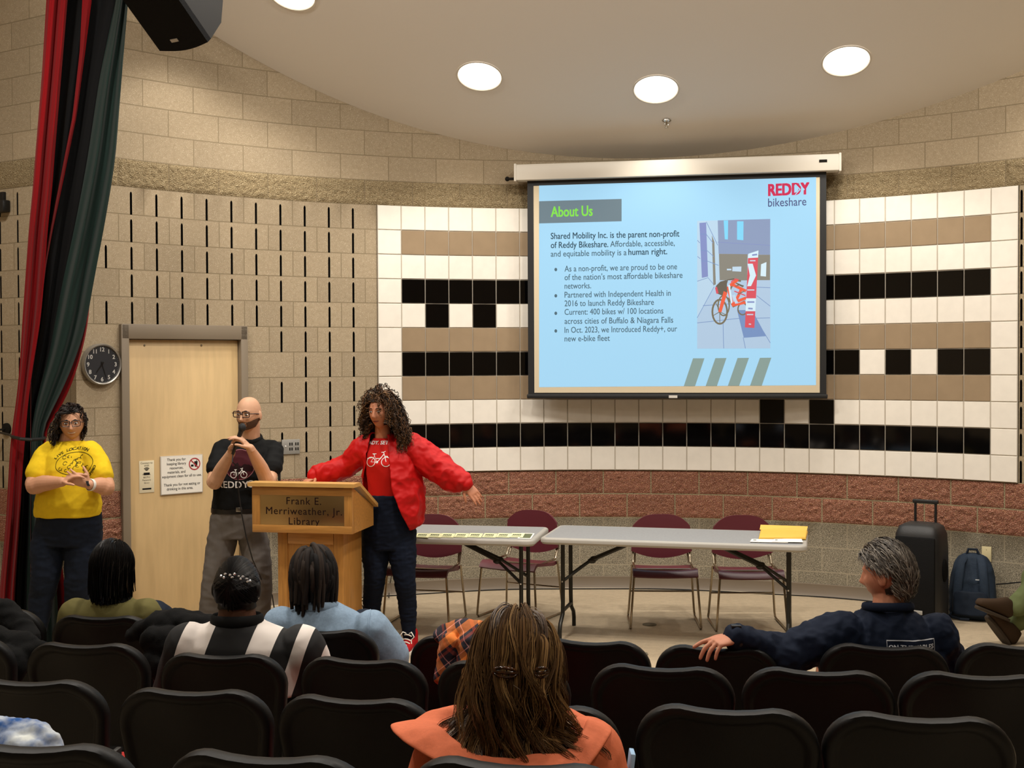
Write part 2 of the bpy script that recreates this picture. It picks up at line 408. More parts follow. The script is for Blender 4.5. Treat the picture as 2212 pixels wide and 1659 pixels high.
for a, b in ((CL, D0), (D1, CR)):
    wb.strip(a, b, 0, 1, 3); wb.strip(a, b, 1, 2, 3); wb.strip(a, b, 2, 3, 3); wb.rough(a, b, 3, 5, 2, .016, 20)
for j in range(5, 16):
    if j >= 11:
        wb.slotted(CL, 0, j, [c for c in range(-12, 1) if c >= -10 or (c == -11 and j in (11, 13))])
    else:
        wb.strip(CL, D0, j, j+1, 0)
        wb.slotted(D1, 0, j, [c for c in (-3, -2, -1)]+([-4] if j in (6, 8, 10) else []))
    wb.strip(0, 26, j, j+1, 0)
    wb.slotted(26, CR, j, [26.09]+list(range(27, 34)))
wb.rough(CL, CR, 16, 17, 1, .012, 20, seed=5)
for j in range(17, HMAX): wb.strip(CL, CR, j, j+1, 0)
wb.build('wall_back')
for nm, c0, c1 in (('wall_left', CL-16, CL), ('wall_right', CR, CR+16)):
    w2 = WallB()
    for j in range(3): w2.strip(c0, c1, j, j+1, 3, 4)
    w2.rough(c0, c1, 3, 5, 2, .011, 8); w2.rough(c0, c1, 16, 17, 1, .009, 8)
    for j in range(5, 16): w2.slotted(c0, c1, j, [-15.27-i for i in range(-2, 10)] if c0 < 0 else [CR+1+i for i in range(14)])
    for j in range(17, HMAX): w2.strip(c0, c1, j, j+1, 0, 4)
    w2.build(nm)
# side and rear walls of the hall
pl, pr = wq(CL-16, 0), wq(CR+16, 0)
m_side = mat('painted_side_wall', 'a8987e', .9)
mb = MB(); mb.add([(pl.x, pl.y, 0), (pl.x, -5, 0), (pl.x, -5, 6), (pl.x, pl.y, 6)], [(0, 1, 2, 3)]); struct(mb.build('wall_side_left', m_side))
mb = MB(); mb.add([(pr.x, pr.y, 0), (pr.x, -5, 0), (pr.x, -5, 6), (pr.x, pr.y, 6)], [(3, 2, 1, 0)]); struct(mb.build('wall_side_right', m_side))
mb = MB(); mb.add([(pl.x, -5, 0), (pr.x, -5, 0), (pr.x, -5, 6), (pl.x, -5, 6)], [(3, 2, 1, 0)]); struct(mb.build('wall_rear', m_side))
# floor: level stage, gently raked under the seats
def floor_z(Y): return 0.0 if Y > 4.3 else min(.24, (4.3-Y)*.13)
m_floor = mat('speckled_vinyl_floor', 'b3a288', .42, spec=.4, nscale=22, namt=.10, flecks=[(130, .63, '8a7a63'), (160, .64, 'bdae95')])
mb = MB(); ys = [-5, 1.5, 2.45, 3, 3.6, 4.3, 6, 8, 12]; xs = [-6.2, -3, 0, 3, 8]
vs = [(x, y, floor_z(y)) for y in ys for x in xs]; nx = len(xs)
mb.add(vs, [(j*nx+i, j*nx+i+1, (j+1)*nx+i+1, (j+1)*nx+i) for j in range(len(ys)-1) for i in range(nx-1)]); struct(mb.build('floor', m_floor))
# rubber base along the wall
m_base = mat('taupe_rubber_base', '6d6050', .55); m_bead = mat('pale_floor_sealant', 'b9ab92', .6)
for nm, c0, c1 in (('baseboard_back', D1+.05, CR), ('baseboard_left', CL, D0-.05)):
    mb = MB(); n = max(2, int((c1-c0)/.5)); prof = [(.002, .105), (.012, .10), (.014, .03), (.03, .008), (.034, .0)]
    vs = [wq(c0+(c1-c0)*i/n, 0, o)+V((0, 0, z)) for i in range(n+1) for o, z in prof]; k = len(prof)
    for i in range(n):
        for j in range(k-1): mb.f.append((i*k+j, i*k+j+1, (i+1)*k+j+1, (i+1)*k+j)); mb.m.append(1 if j == 3 else 0)
    mb.v = [tuple(p) for p in vs]; struct(mb.build(nm, [m_base, m_bead]))
# sloping plaster soffit over the stage
SOF = [-0.0023207637410557888, 0.01766296685474549, -0.08757792812254254, 3.7393220546160677]
def sof(X, Y): return ((SOF[0]*X+SOF[1])*X+SOF[2])*X+SOF[3] + .45*(10.4-Y)
def wallY(X):
    a = wp(CL, 0); b = wp(CR, 0)
    if X < a.x: return a.y+(a.x-X)*.515/.857
    if X > b.x: return b.y+(X-b.x)*.515/.857
    return CY+math.sqrt(RAD*RAD-(X-CX)**2)
m_ceil = mat('painted_soffit', 'ebe7e1', .85, spec=.2)
mb = MB(); NX, NY = 60, 10; X0, X1 = pl.x, pr.x
def clx(X): return max(-4.2, min(5.6, X))
for i in range(NX+1):
    X = X0+(X1-X0)*i/NX; y1 = wallY(X)+.02
    for j in range(NY+1):
        Y = y1+(5.9-y1)*j/NY; mb.v.append((X, Y, sof(clx(X), Y)))
for i in range(NX):
    for j in range(NY):
        a = i*(NY+1)+j; b = a+NY+1; mb.f.append((a, a+1, b+1, b)); mb.m.append(0)
struct(mb.build('ceiling', m_ceil))
mb = MB(); mb.add([(X0, -5, 5.6), (X1, -5, 5.6), (X1, 5.9, 5.6), (X0, 5.9, 5.6)], [(0, 1, 2, 3)])
mb.add([(X0, 5.9, 5.6), (X1, 5.9, 5.6), (X1, 5.9, 6.2), (X0, 5.9, 6.2)], [(0, 1, 2, 3)]); struct(mb.build('ceiling_house', m_ceil))
# ---------------------------------------------------------------- recessed lights in the soffit
m_lamp = mat('lit_diffuser', 'fff3dc', .5, emit=3.6); m_trim = mat('white_lamp_trim', 'd9d2c6', .5)
def on_soffit(px, py):
    d = ray(px, py); t = 6.0
    for _ in range(60):
        p = O+d*t; t += (sof(p.x, p.y)-p.z)*.8/(d.z+.45*d.y)
    return O+d*t
for px_, py_, lab in ((630, -14, 'round recessed ceiling light cut by the top edge of the photo, left of the others'),
                      (1036, 165, 'round recessed ceiling light to the left above the projection screen'),
                      (1417, 193, 'round recessed ceiling light centred above the projection screen, just behind the sprinkler'),
                      (1828, 132, 'round recessed ceiling light right of the projection screen, the rightmost one')):
    p = on_soffit(px_, py_); e = .02
    n = V(((sof(p.x+e, p.y)-sof(p.x-e, p.y))/(2*e), -.45, -1)).normalized()
    t = thing('ceiling_light', lab, 'ceiling light', p, group='recessed lights in the soffit')
    x = V((1, 0, 0)); x = (x-n*x.dot(n)).normalized(); R = frame_m((0, 0, 0), x, n.cross(x), n)
    mb = MB(); mb.lathe([(.168, -.004), (.172, .006), (.184, .006), (.187, -.004)], 40, R, caps=False); mb.build('trim_ring', m_trim, t)
    mb = MB(); mb.lathe([(.168, .0), (.15, .0015), (.08, .003), (.001, .004)], 40, R, caps=False); mb.build('diffuser', m_lamp, t)
    lamp('SPOT', 'downlight', p+n*.03+V((0, -.02, -.05)), 92, size=.10, spot=2.0, blend=.6)
p = on_soffit(1440, 262); sk = thing('sprinkler_head', 'small chrome fire sprinkler head hanging from the soffit in front of a light', 'sprinkler', p)
m_chrome = mat('chrome', 'c9c6c0', .18, metal=1)
mb = MB(); mb.lathe([(.04, .012), (.04, .004), (.028, -.006), (.001, -.006)], 20); mb.build('escutcheon', m_chrome, sk)
mb = MB(); mb.lathe([(.010, .0), (.010, -.02), (.006, -.03)], 12); mb.tube([(-.012, 0, -.02), (-.014, 0, -.035), (0, 0, -.05)], .003, 6); mb.tube([(.012, 0, -.02), (.014, 0, -.035), (0, 0, -.05)], .003, 6); mb.lathe([(.016, -.05), (.016, -.053), (.001, -.053)], 12); mb.build('nozzle', m_chrome, sk)
# ---------------------------------------------------------------- glazed tile panel
g_white = mat('glazed_white_tile', 'e9e3d8', .12, spec=.5, nscale=14, namt=.03); g_tan = mat('glazed_tan_tile', '97836a', .07, spec=.5, nscale=10, namt=.05); g_black = mat('glazed_black_tile', '060505', .06, spec=.5)
m_grout = mat('tile_grout', 'aaa294', .9)
BL = {4: {2, 4}, 6: {1, 2, 3, 4, 5, 6, 18, 19, 21, 23, 24}, 8: {16, 18}}
mb = MB(); rnd = random.Random(4)
for r in range(11):
    for c in range(26):
        mi = 0
        if 1 <= c <= 24:
            if r in (1, 5, 7): mi = 1
            elif r in (3, 9) or c in BL.get(r, ()): mi = 2
        h0, h1 = 15-r, 16-r; g = .011; tx, nn = wframe(c+.5)
        cc = wp(c+.5, 0, .022)+V((0, 0, (h0+h1)/2*T)); wx = T*(.5-g)*RAD/(RAD)*.998; wz = T*(.5-g); bz = .004
        tl, tn = rnd.uniform(-.004, .004), rnd.uniform(-.004, .004)
        def P(x, z, d): return cc+tx*x+V((0, 0, z))+nn*(d+x*tl+z*tn)
        k = len(mb.v)
        mb.v += [tuple(P(x*wx, z*wz, -.008)) for x, z in ((-1, -1), (1, -1), (1, 1), (-1, 1))]
        mb.v += [tuple(P(x*(wx-bz), z*(wz-bz), 0)) for x, z in ((-1, -1), (1, -1), (1, 1), (-1, 1))]
        mb.f += [(k+4, k+5, k+6, k+7)]+[(k+i, k+(i+1) % 4, k+4+(i+1) % 4, k+4+i) for i in range(4)]; mb.m += [mi]*5
for i in range(52):         # grout bed; bottom and side edges coloured dark for the panel's shadow
    a, b = i/2, (i+1)/2
    mb.add([wp(a, 5, .014), wp(b, 5, .014), wp(b, 16, .014), wp(a, 16, .014)], [(0, 1, 2, 3)], 3)
    mb.add([wp(a, 5, .014), wp(b, 5, .014), wp(b, 5, 0), wp(a, 5, 0)], [(3, 2, 1, 0)], 4); mb.add([wp(a, 16, .014), wp(b, 16, .014), wp(b, 16, 0), wp(a, 16, 0)], [(0, 1, 2, 3)], 3)
for c in (0, 26): mb.add([wp(c, 5, .014), wp(c, 5, 0), wp(c, 16, 0), wp(c, 16, .014)], [(0, 1, 2, 3)], 4)
struct(mb.build('wall_tiles', [g_white, g_tan, g_black, m_grout, m_dark], None, 20, fixn=False))
# ================================================================ projection screen
sa, sb = wp(5.8, 0, .02), wp(19.5, 0, .02)
SX = (sb-sa).normalized(); SN = SX.cross(V((0, 0, 1))).normalized(); SP = sa+SN*.115; SP.z = 0
def scr(px, py, off=0): return atplane(px, py, SP, SN)+SN*off
def zs(x, y): return scr(1120+x*.33755, 320+y*.33755)      # reading positions off an enlarged view of the screen
def s2(p): return ((p-SP).dot(SX), p.z)
def SM(off): return frame_m(SP+SN*off, SX, (0, 0, 1), SN)
m_wmetal = mat('white_enamel', 'cfc8bb', .4); m_bfab = mat('black_screen_border', '0b0b0c', .6); m_mask = mat('screen_cloth', 'c9bba0', .8)
scn = thing('projection_screen', 'wide pull-down projection screen showing an About Us slide, hung before the tiles', 'projection screen', SP)
a, b = s2(scr(1113, 374)), s2(scr(1816, 352)); zt = (s2(scr(1113, 357))[1]+s2(scr(1815, 334))[1])/2; zb = (s2(scr(1113, 391))[1]+s2(scr(1815, 371))[1])/2
mb = MB(); mb.box(((a[0]+b[0])/2, (zt+zb)/2, -.01), (b[0]-a[0], zt-zb, .13), SM(0), 0, .012); mb.box((a[0]+.008, (zt+zb)/2, -.01), (.02, zt-zb+.012, .14), SM(0), 0, .004); mb.box((b[0]-.008, (zt+zb)/2, -.01), (.02, zt-zb+.012, .14), SM(0), 0, .004)
hs = mb.build('housing', m_wmetal, scn, world=True)
mb = MB(); p = s2(scr(1777, 350)); mb.box((p[0], p[1], .057), (.062, .022, .002), SM(0)); mb.build('label_plate', m_dark, hs, world=True)
mb = MB(); p = s2(scr(1103, 386)); mb.box((p[0], p[1], -.01), (.06, .02, .03), SM(0), 0, .006); mb.ball(SM(0) @ V((p[0]-.03, p[1], -.01)), .02); mb.build('pull_bracket', m_dark, hs, world=True)
o0, o1 = s2(zs(62, 1500))[0], s2(zs(1970, 1500))[0]; i0, i1 = s2(zs(101, 1300))[0], s2(zs(1928, 1300))[0]
zbot = (s2(zs(60, 1572))[1]+s2(zs(1970, 1577))[1])/2; zin = zbot+.012; ztop = (s2(zs(98, 243))[1]+s2(zs(1930, 185))[1])/2
mb = MB(); mb.box(((o0+o1)/2, (zbot+zt-.08)/2, -.002), (o1-o0, zt-.08-zbot, .002), SM(0)); mb.build('border_cloth', m_bfab, scn, world=True)
mb = MB(); mb.box(((i0+i1)/2, (zin+ztop)/2, 0), (i1-i0, ztop-zin, .002), SM(0)); vw = mb.build('viewing_surface', m_mask, scn, world=True)
mb = MB(); mb.box(((o0+o1)/2, zbot-.018, 0), (o1-o0+.02, .036, .03), SM(0), 0, .008); bb = mb.build('bottom_bar', m_bfab, scn, world=True)
mb = MB(); p = s2(zs(990, 1590)); mb.box((p[0], p[1], .016), (.07, .022, .003), SM(0)); mb.build('badge', mat('pale_badge', 'c8c4bc', .4), bb, world=True)
# the projected slide; the projector's light is put in as glowing colour
def em(n, c, k=.86): return mat('slide_'+n, c, .9, emit=k)
e_bg = em('sky_blue', 'aadcfa'); e_bar = em('grey_bar', '74868f'); e_green = em('green', '8eea58'); e_txt = em('slate', '57707c'); e_bold = em('dark_slate', '425a68')
e_red = em('crimson', 'd83a5e'); e_pur = em('plum', '5f6690'); e_str = em('grey_green', '8ea39d')
def poly(mb, pts, off, mi=0):
    mb.add([SM(off) @ V((*s2(zs(*p)), 0)) for p in pts], [tuple(range(len(pts)))], mi)
mb = MB(); poly(mb, [(132, 1530), (1904, 1517), (1905, 186), (132, 240)], .0015); sl = mb.build('slide', e_bg, scn, 0, True, fixn=False)
mb = MB(); poly(mb, [(132, 482), (660, 468), (660, 325), (132, 340)], .002); mb.build('title_bar', e_bar, sl, 0, True, fixn=False)
mb = MB()
for q in ([(1117, 1345), (1190, 1345), (1130, 1523), (1058, 1523)], [(1260, 1344), (1331, 1343), (1270, 1522), (1198, 1522)], [(1402, 1343), (1475, 1342), (1412, 1521), (1340, 1521)], [(1545, 1342), (1618, 1341), (1557, 1520), (1482, 1520)]): poly(mb, q, .002)
mb.build('diagonal_stripes', e_str, sl, 0, True, fixn=False)
def tline(mb, s, x0, y0, x1, y1, cap, mi, wt=0.006, off=.0025):
    me = text_mesh(s, 1.0, weight=wt); xs = [v.co.x for v in me.vertices]; w = max(xs)-min(xs); mn = min(xs); capu = .70
    p0, p1 = zs(x0, y0), zs(x1, y1); pc = zs(x0, y0-cap); hh = (pc-p0).length/capu; d = (p1-p0)
    mb.add([p0+d*((v.co.x-mn)/w)+V((0, 0, v.co.y*hh))+SN*off for v in me.vertices], [tuple(p.vertices) for p in me.polygons], mi); bpy.data.meshes.remove(me)
mb = MB()
tline(mb, 'About Us', 207, 440, 475, 432, 66, 0, .025); SLM = [e_green, e_bold, e_txt, e_red, e_pur, e_bg]
mb.build('heading_text', SLM, sl, None, True, fixn=False); mb = MB()
B = .013
tline(mb, 'Shared Mobility Inc. is the parent non-profit', 207, 582, 1030, 566, 40, 1, B)
tline(mb, 'of Reddy Bikeshare.', 207, 640, 575, 633, 40, 1, B); tline(mb, 'Affordable, accessible,', 587, 632, 1000, 624, 38, 2)
tline(mb, 'and equitable mobility is a', 207, 695, 692, 685, 38, 2); tline(mb, 'human right.', 703, 684, 952, 679, 40, 1, B)
mb.build('intro_text', SLM, sl, None, True, fixn=False); mb = MB()
for s, x1, y0, y1 in (('As a non-profit, we are proud to be one', 1015, 790, 775), ('of the nation\'s most affordable bikeshare', 1050, 845, 830), ('networks.', 465, 900, 897), ('Partnered with Independent Health in', 975, 957, 945),
                      ('2016 to launch Reddy Bikeshare', 867, 1012, 1003), ('Current: 400 bikes w/ 100 locations', 927, 1067, 1058), ('across cities of Buffalo & Niagara Falls', 990, 1125, 1117), ('In Oct. 2023, we Introduced Reddy+, our', 1015, 1182, 1173), ('new e-bike fleet', 585, 1237, 1233)):
    tline(mb, s, 295, y0, x1, y1, 38, 2)
for y in (777, 945, 1057, 1170): mb.add([zs(239+9*math.cos(i*PI/6), y+11*math.sin(i*PI/6))+SN*.0025 for i in range(12)], [tuple(range(12))[::-1]], 2)
mb.build('bullet_text', SLM, sl, None, True, fixn=False); mb = MB()
tline(mb, 'REDDY', 1597, 305, 1862, 293, 74, 3, .05); tline(mb, 'bikeshare', 1597, 375, 1842, 366, 54, 4)
for k in (0, 26):
    mb.add([zs(*q)+SN*.003 for q in ((1768+k, 232), (1775+k, 232), (1806+k, 264), (1775+k, 298), (1768+k, 298), (1797+k, 264))], [(0, 1, 2, 5), (5, 2, 3, 4)], 5)
mb.build('logo_text', SLM, sl, None, True, fixn=False)
# photograph inside the slide
def zp(x, y): return scr(1480+x*.2412, 460+y*.2412)
PC = ['9fb4d4', 'bcd8ee', '8894c8', '8d8a80', '86d8fb', 'b4cde6', '7c97c6', 'dc5a66', 'd8f0fc', '7d745f', 'f0674a', '6e665a', '8f9fc0', 'c4dcf0']
pm = [em('photo_%s' % n, c) for n, c in zip(('haze', 'stone', 'violet', 'shade', 'sky', 'paving', 'plinth', 'red', 'white', 'tyre', 'orange', 'basket', 'upper_wall', 'pale'), PC)]
mb = MB(); off = [.002]
def pp(pts, mi): off[0] += .00004; mb.add([zp(*p)+SN*off[0] for p in pts], [tuple(range(len(pts)))], mi)
def pl_(lines, w, mi):
    off[0] += .00004; vs, fs = strokes(lines, w); mb.add([zp(v[0], v[1])+SN*off[0] for v in vs], fs, mi)
pp([(108, 72), (762, 54), (763, 1213), (108, 1216)], 5); pp([(290, 67), (762, 54), (761, 375), (300, 365)], 12); pp([(108, 72), (292, 67), (305, 600), (250, 690), (108, 950)], 1)
pp([(128, 90), (188, 85), (205, 570), (150, 582)], 2); pp([(240, 200), (262, 260), (275, 640), (252, 650)], 3)
pl_([[(135, 188), (188, 190), (250, 270)], [(140, 335), (200, 340), (255, 390)], [(145, 430), (200, 432), (300, 470)], [(190, 80), (292, 290)], [(110, 245), (132, 270)], [(110, 390), (136, 410)], [(108, 612), (205, 580), (255, 640)]], 5, 6)
pp([(303, 366), (560, 370), (555, 604), (310, 603)], 3); pp([(650, 374), (761, 375), (760, 602), (640, 602)], 3); pl_([[(290, 262), (762, 290)]], 4, 2)
pp([(345, 68), (385, 67), (383, 238), (355, 236)], 4); pp([(465, 75), (523, 75), (521, 245), (465, 240)], 4); pp([(424, 482), (504, 480), (502, 526), (422, 522)], 13); pp([(374, 500), (414, 500), (414, 514), (374, 514)], 13); pp([(680, 460), (728, 440), (724, 570), (675, 565)], 8)
pl_([[(108, 940), (260, 660)], [(108, 985), (470, 945), (760, 940)], [(340, 975), (345, 1213)], [(160, 830), (460, 810)], [(640, 740), (762, 835)], [(640, 665), (762, 670)], [(520, 1115), (540, 1213)], [(700, 1060), (763, 1165)]], 5, 6)
pp([(465, 870), (600, 870), (725, 1103), (525, 1118)], 6)
for cx_, cy_, rx, ry in ((345, 830, 50, 90), (515, 860, 42, 52)): pl_([circ(cx_, cy_, rx, 20, ry=ry)], 12, 9)
pl_([[(395, 700), (440, 620), (520, 660)], [(385, 760), (430, 840), (535, 790)], [(430, 600), (500, 610)]], 16, 9); pl_([[(380, 660), (430, 830), (540, 800)], [(420, 640), (545, 700)], [(440, 820), (500, 690)], [(400, 650), (470, 600)], [(470, 790), (548, 760)]], 26, 10); pl_([[(440, 700), (540, 740)], [(410, 620), (450, 590), (480, 600)]], 10, 7); pl_([[(470, 730), (530, 700)], [(450, 660), (490, 640)]], 8, 9); pp([(385, 650), (400, 640), (425, 800), (410, 815)], 8); pp([(420, 740), (445, 730), (470, 800), (450, 815)], 13)
pp([(275, 655), (315, 615), (372, 600), (378, 720), (345, 745), (280, 720)], 11); pp([(268, 670), (285, 660), (300, 720), (280, 725)], 7)
pl_([circ(310, 885, 66, 24, ry=108)], 16, 9); pl_([[(310, 885), (310+60*math.cos(a), 885+98*math.sin(a))] for a in (.3, 1.55, 2.8, 4.1, 5.3)], 6, 9); pp([(345, 700), (378, 715), (325, 890), (297, 885)], 10); pl_([[(350, 700), (380, 600), (440, 590)], [(470, 640), (525, 655)]], 10, 11)
pp([(565, 368), (657, 336), (620, 1030), (535, 1025)], 7); pp([(566, 366), (657, 336), (653, 400), (563, 405)], 8); pp([(559, 455), (605, 455), (635, 560), (590, 655), (556, 657), (580, 560)], 8); pp([(546, 765), (634, 765), (629, 880), (541, 880)], 8)
pl_([[(600, 378), (645, 372)], [(556, 798), (620, 798)], [(565, 855), (605, 858)]], 14, 2); pl_([[(580, 428), (630, 428)], [(553, 910), (610, 910)], [(570, 995), (590, 997)], [(556, 690), (620, 690)]], 10, 13)
mb.build('slide_photograph', pm, sl, None, True, fixn=False)
# ================================================================ door, frame and what hangs by it
m_frame = mat('taupe_door_frame', '7f7260', .5); m_door = mat('birch_door_veneer', 'd2b483', .45, nscale=3, namt=.06, stretch=(9, 9, 1.2))
DA, DB = wp(D0, 0), wp(D1, 0); DX = (DB-DA).normalized(); DN = DX.cross(V((0, 0, 1))).normalized(); DW = (DB-DA).length; DH = 11*T
DM = frame_m(DA, DX, (0, 0, 1), DN)          # local: x along, y up, z into the room
dt = thing('door_frame', 'taupe metal frame around the pale birch door', 'door frame', DA); struct(dt)
mb = MB(); sag = .03
for x in (0.025, DW-.025): mb.box((x, DH/2, -.05), (.06, DH, .19), DM, 0, .004)
mb.box((DW/2, DH-.052, -.05), (DW, .11, .19), DM, 0, .004); mb.build('frame_members', m_frame, dt, world=True)
dr = thing('door_1', 'pale birch veneer door with two notices taped to it', 'door', DA+DX*.5); struct(dr)
mb = MB(); mb.box((DW/2, (DH-.11)/2+.006, -.03), (DW-.116, DH-.124, .045), DM, 0, .002); mb.build('door_leaf', m_door, dr, world=True)
m_hinge = mat('brushed_hinge', '8e8676', .35, metal=.8)
for z in (.28, 1.05, 1.84):
    mb = MB(); mb.tube([DM @ V((.058, z-.06, .0)), DM @ V((.058, z+.06, .0))], .011, 10); mb.box((.045, z, -.004), (.03, .115, .006), DM); mb.build('hinge', m_hinge, dr, world=True)
for px_ in (312, 435):
    p = atplane(px_, 746, DA+DN*-.006, DN); mb = MB(); mb.ball(p, .008, u=8, v=6); mb.build('screw', m_hinge, dr, world=True)
mb = MB(); mb.box((DW/2, .008, -.05), (DW-.06, .016, .17), DM, 0, .003); struct(mb.build('trim_1', mat('aluminium_threshold', 'b9b2a4', .4, metal=.6)))
DS = DA-DN*.0065
def dpos(px, py): return atplane(px, py, DS, DN)
m_paper = mat('white_paper', 'e6e1d6', .7); m_ink = mat('black_ink', '1d1b1a', .7); m_redink = mat('red_ink', 'a8252c', .6); m_cream = mat('cream_paper', 'ddd2b4', .7); m_gink = mat('grey_ink', '6b665c', .7)
def plate(mb, tl, br, d, mi=0):
    a, b = dpos(*tl), dpos(*br); x0, x1 = (a-DA).dot(DX), (b-DA).dot(DX); mb.box(((x0+x1)/2, (a.z+b.z)/2, -.0065+d/2), (x1-x0, a.z-b.z, d), DM, mi, min(.002, d*.3)); return x0, b.z, x1-x0, a.z-b.z
sg = thing('notice_sign', 'white framed notice with a no food or drink symbol on the birch door', 'sign', dpos(391, 1025))
mb = MB(); x0, z0, w, h = plate(mb, (345, 986), (437, 1063), .012); mb.build('board', mat('sign_rim', 'b9b2a8', .5), sg, world=True)
mb = MB(); mb.box((x0+w/2, z0+h/2, .006), (w-.012, h-.012, .002), DM); mb.build('face', m_paper, sg, world=True)
def dtext(mb, s, cx, cz, size, wt=0, wd=1, mi=0, z=.0075, al='CENTER'):
    me = text_mesh(s, size, weight=wt, width=wd, align=al); mb.add([DM @ V((cx+v.co.x, cz+v.co.y, z)) for v in me.vertices], [tuple(p.vertices) for p in me.polygons], mi); bpy.data.meshes.remove(me)
mb = MB()
for i, (s, u) in enumerate((('Thank you for', .37), ('keeping library', .37), ('resources,', .37), ('materials, and', .37), ('equipment clean for all to use.', .5), ('', 0), ('Thank you for not eating or', .5), ('drinking in this area.', .45))):
    if s: dtext(mb, s, x0+w*u, z0+h*(.87-.108*i), .029, .0004, .9)
mb.build('lettering', m_ink, sg, None, True, fixn=False)
mb = MB(); cx_, cz_ = x0+w*.80, z0+h*.76; r = .043
vs, fs = strokes([circ(cx_, cz_, r, 28), [(cx_-r*.7, cz_+r*.7), (cx_+r*.7, cz_-r*.7)]], .008); mb.add([DM @ V((v[0], v[1], .0085)) for v in vs], fs, 0)
for q in ([(-.003, .02), (.026, .02), (.021, -.022), (.002, -.022)], [(-.03, -.004), (-.008, -.004), (-.008, -.02), (-.03, -.02)], [(.012, .02), (.017, .032), (.021, .031), (.017, .02)]): mb.add([DM @ V((cx_+x, cz_+y, .0078)) for x, y in q], [(0, 1, 2, 3)], 1)
mb.build('prohibition_symbol', [m_redink, m_ink], sg, None, True, fixn=False)
sg = thing('paper_notice', 'narrow cream paper with a wireless symbol taped beside the framed notice', 'sign', dpos(316, 1030))
mb = MB(); x0, z0, w, h = plate(mb, (300, 996), (333, 1063), .003); mb.build('sheet', m_cream, sg, world=True)
mb = MB()
for i, (s, sz) in enumerate((('Connect to', .021), ('WiFi', .021), ('', 0), ('', 0), ('Network:', .017), ('BECPL2', .017), ('Password:', .017), ('library', .017))):
    if s: dtext(mb, s, x0+w/2, z0+h*(.90-.088*i), sz, 0, .95, z=-.0028)
for r in (.010, .019, .028):
    vs, fs = strokes([circ(x0+w/2, z0+h*.66, r, 10, PI*.25, PI*.75)], .006); mb.add([DM @ V((v[0], v[1], -.0028)) for v in vs], fs)
mb.add([DM @ V((x0+w/2+x, z0+h*.59+y, -.0028)) for x, y in ((-.024, -.009), (.024, -.009), (.024, .009), (-.024, .009))], [(0, 1, 2, 3)])
mb.add([DM @ V((x0+w/2+x, z0+h*.12+y, -.0028)) for x, y in ((-.035, -.006), (.035, -.006), (.035, .006), (-.035, .006))], [(0, 1, 2, 3)])
mb.build('lettering', m_ink, sg, None, True, fixn=False)
# ---------------------------------------------------------------- wall clock
cc = -11.29; ct, cn = wframe(cc); cp0 = wp(cc, 0, .03); cp0.z = at(215, 787, 8.8).z; CM = frame_m(cp0, ct, (0, 0, 1), cn)
ck = thing('wall_clock', 'round wall clock with black face and silver rim left of the door', 'clock', cp0)
mb = MB(); R = .150; mb.lathe([(R, -.03), (R, .012), (R-.006, .02), (R-.014, .016), (R-.016, .004)], 48, CM, caps=False); mb.build('rim', mat('silver_rim', 'a9a6a0', .3, metal=.7), ck, world=True)
mb = MB(); mb.lathe([(R-.012, .003), (.001, .003)], 48, CM, caps=False); mb.build('face', mat('clock_face', '24262b', .4), ck, world=True)
m_num = mat('clock_white', 'e6e4de', .5); mb = MB()
for h in range(1, 13):
    a = h*PI/6; me = text_mesh(str(h), .042, weight=.0012, align='CENTER'); x, y = math.sin(a)*.108, math.cos(a)*.108-.0145
    mb.add([CM @ V((x+v.co.x, y+v.co.y, .0045)) for v in me.vertices], [tuple(p.vertices) for p in me.polygons]); bpy.data.meshes.remove(me)
for k in range(60):
    a = k*PI/30; mb.box((math.sin(a)*.130, math.cos(a)*.130, .0042), (.002, .002, .001), CM)
mb.build('numerals', m_num, ck, None, True, fixn=False)
for nm, a, L_, w in (('hour_hand', PI*2*(7.25/12), .075, .006), ('minute_hand', PI*2*(27/60), .105, .004)):
    mb = MB(); d = V((math.sin(a), math.cos(a), 0)); n_ = V((d.y, -d.x, 0)); z = V((0, 0, .007)); mb.add([CM @ (z-d*.02+n_*w), CM @ (z-d*.02-n_*w), CM @ (z+d*L_-n_*w*.4), CM @ (z+d*L_+n_*w*.4)], [(0, 1, 2, 3)]); mb.build(nm, mat('hand_black', '090909', .3), ck, None, True)
# ---------------------------------------------------------------- plates on the wall
def wallplate(name, lab, cat, px, py, w, h, col, d=.008, metal=0):
    d_ = ray(px, py); best = None
    a_ = d_.x**2+d_.y**2; b_ = -2*(d_.x*CX+d_.y*CY); c_ = CX**2+CY**2-RAD**2; t_ = (-b_+math.sqrt(b_*b_-4*a_*c_))/(2*a_); p = O+d_*t_
    c = (math.atan2(p.x-CX, p.y-CY)-PH0)*RAD/T; tx, n = wframe(c); p = p+n*.004; m = frame_m(p, tx, (0, 0, 1), n); t = thing(name, lab, cat, p)
    mb = MB(); mb.box((0, 0, d/2), (w, h, d), m, 0, .002); mb.build('cover', mat(name+'_cover', col, .4, metal=metal), t, world=True); return t, m
t, m = wallplate('connector_plate', 'grey metal audio connector plate on the block wall behind the lectern', 'wall plate', 627.5, 965, .15, .118, '9c9a94', metal=.3)
mb = MB()
for cx_ in (.0, .05):
    for cy_ in (.022, -.018):
        for ddx in (-.009, .009):
            for ddy in (-.006, .006): mb.lathe([(.0065, .0078), (.0065, .0085), (.001, .0085)], 10, m @ Matrix.Translation((cx_+ddx, cy_+ddy, 0)))
mb.build('jacks', m_dark, t, world=True); mb = MB(); mb.lathe([(.008, .0078), (.006, .012), (.001, .012)], 12, m @ Matrix.Translation((-.045, .005, 0))); mb.build('knob', mat('pale_knob', 'd0cec8', .4), t, world=True)
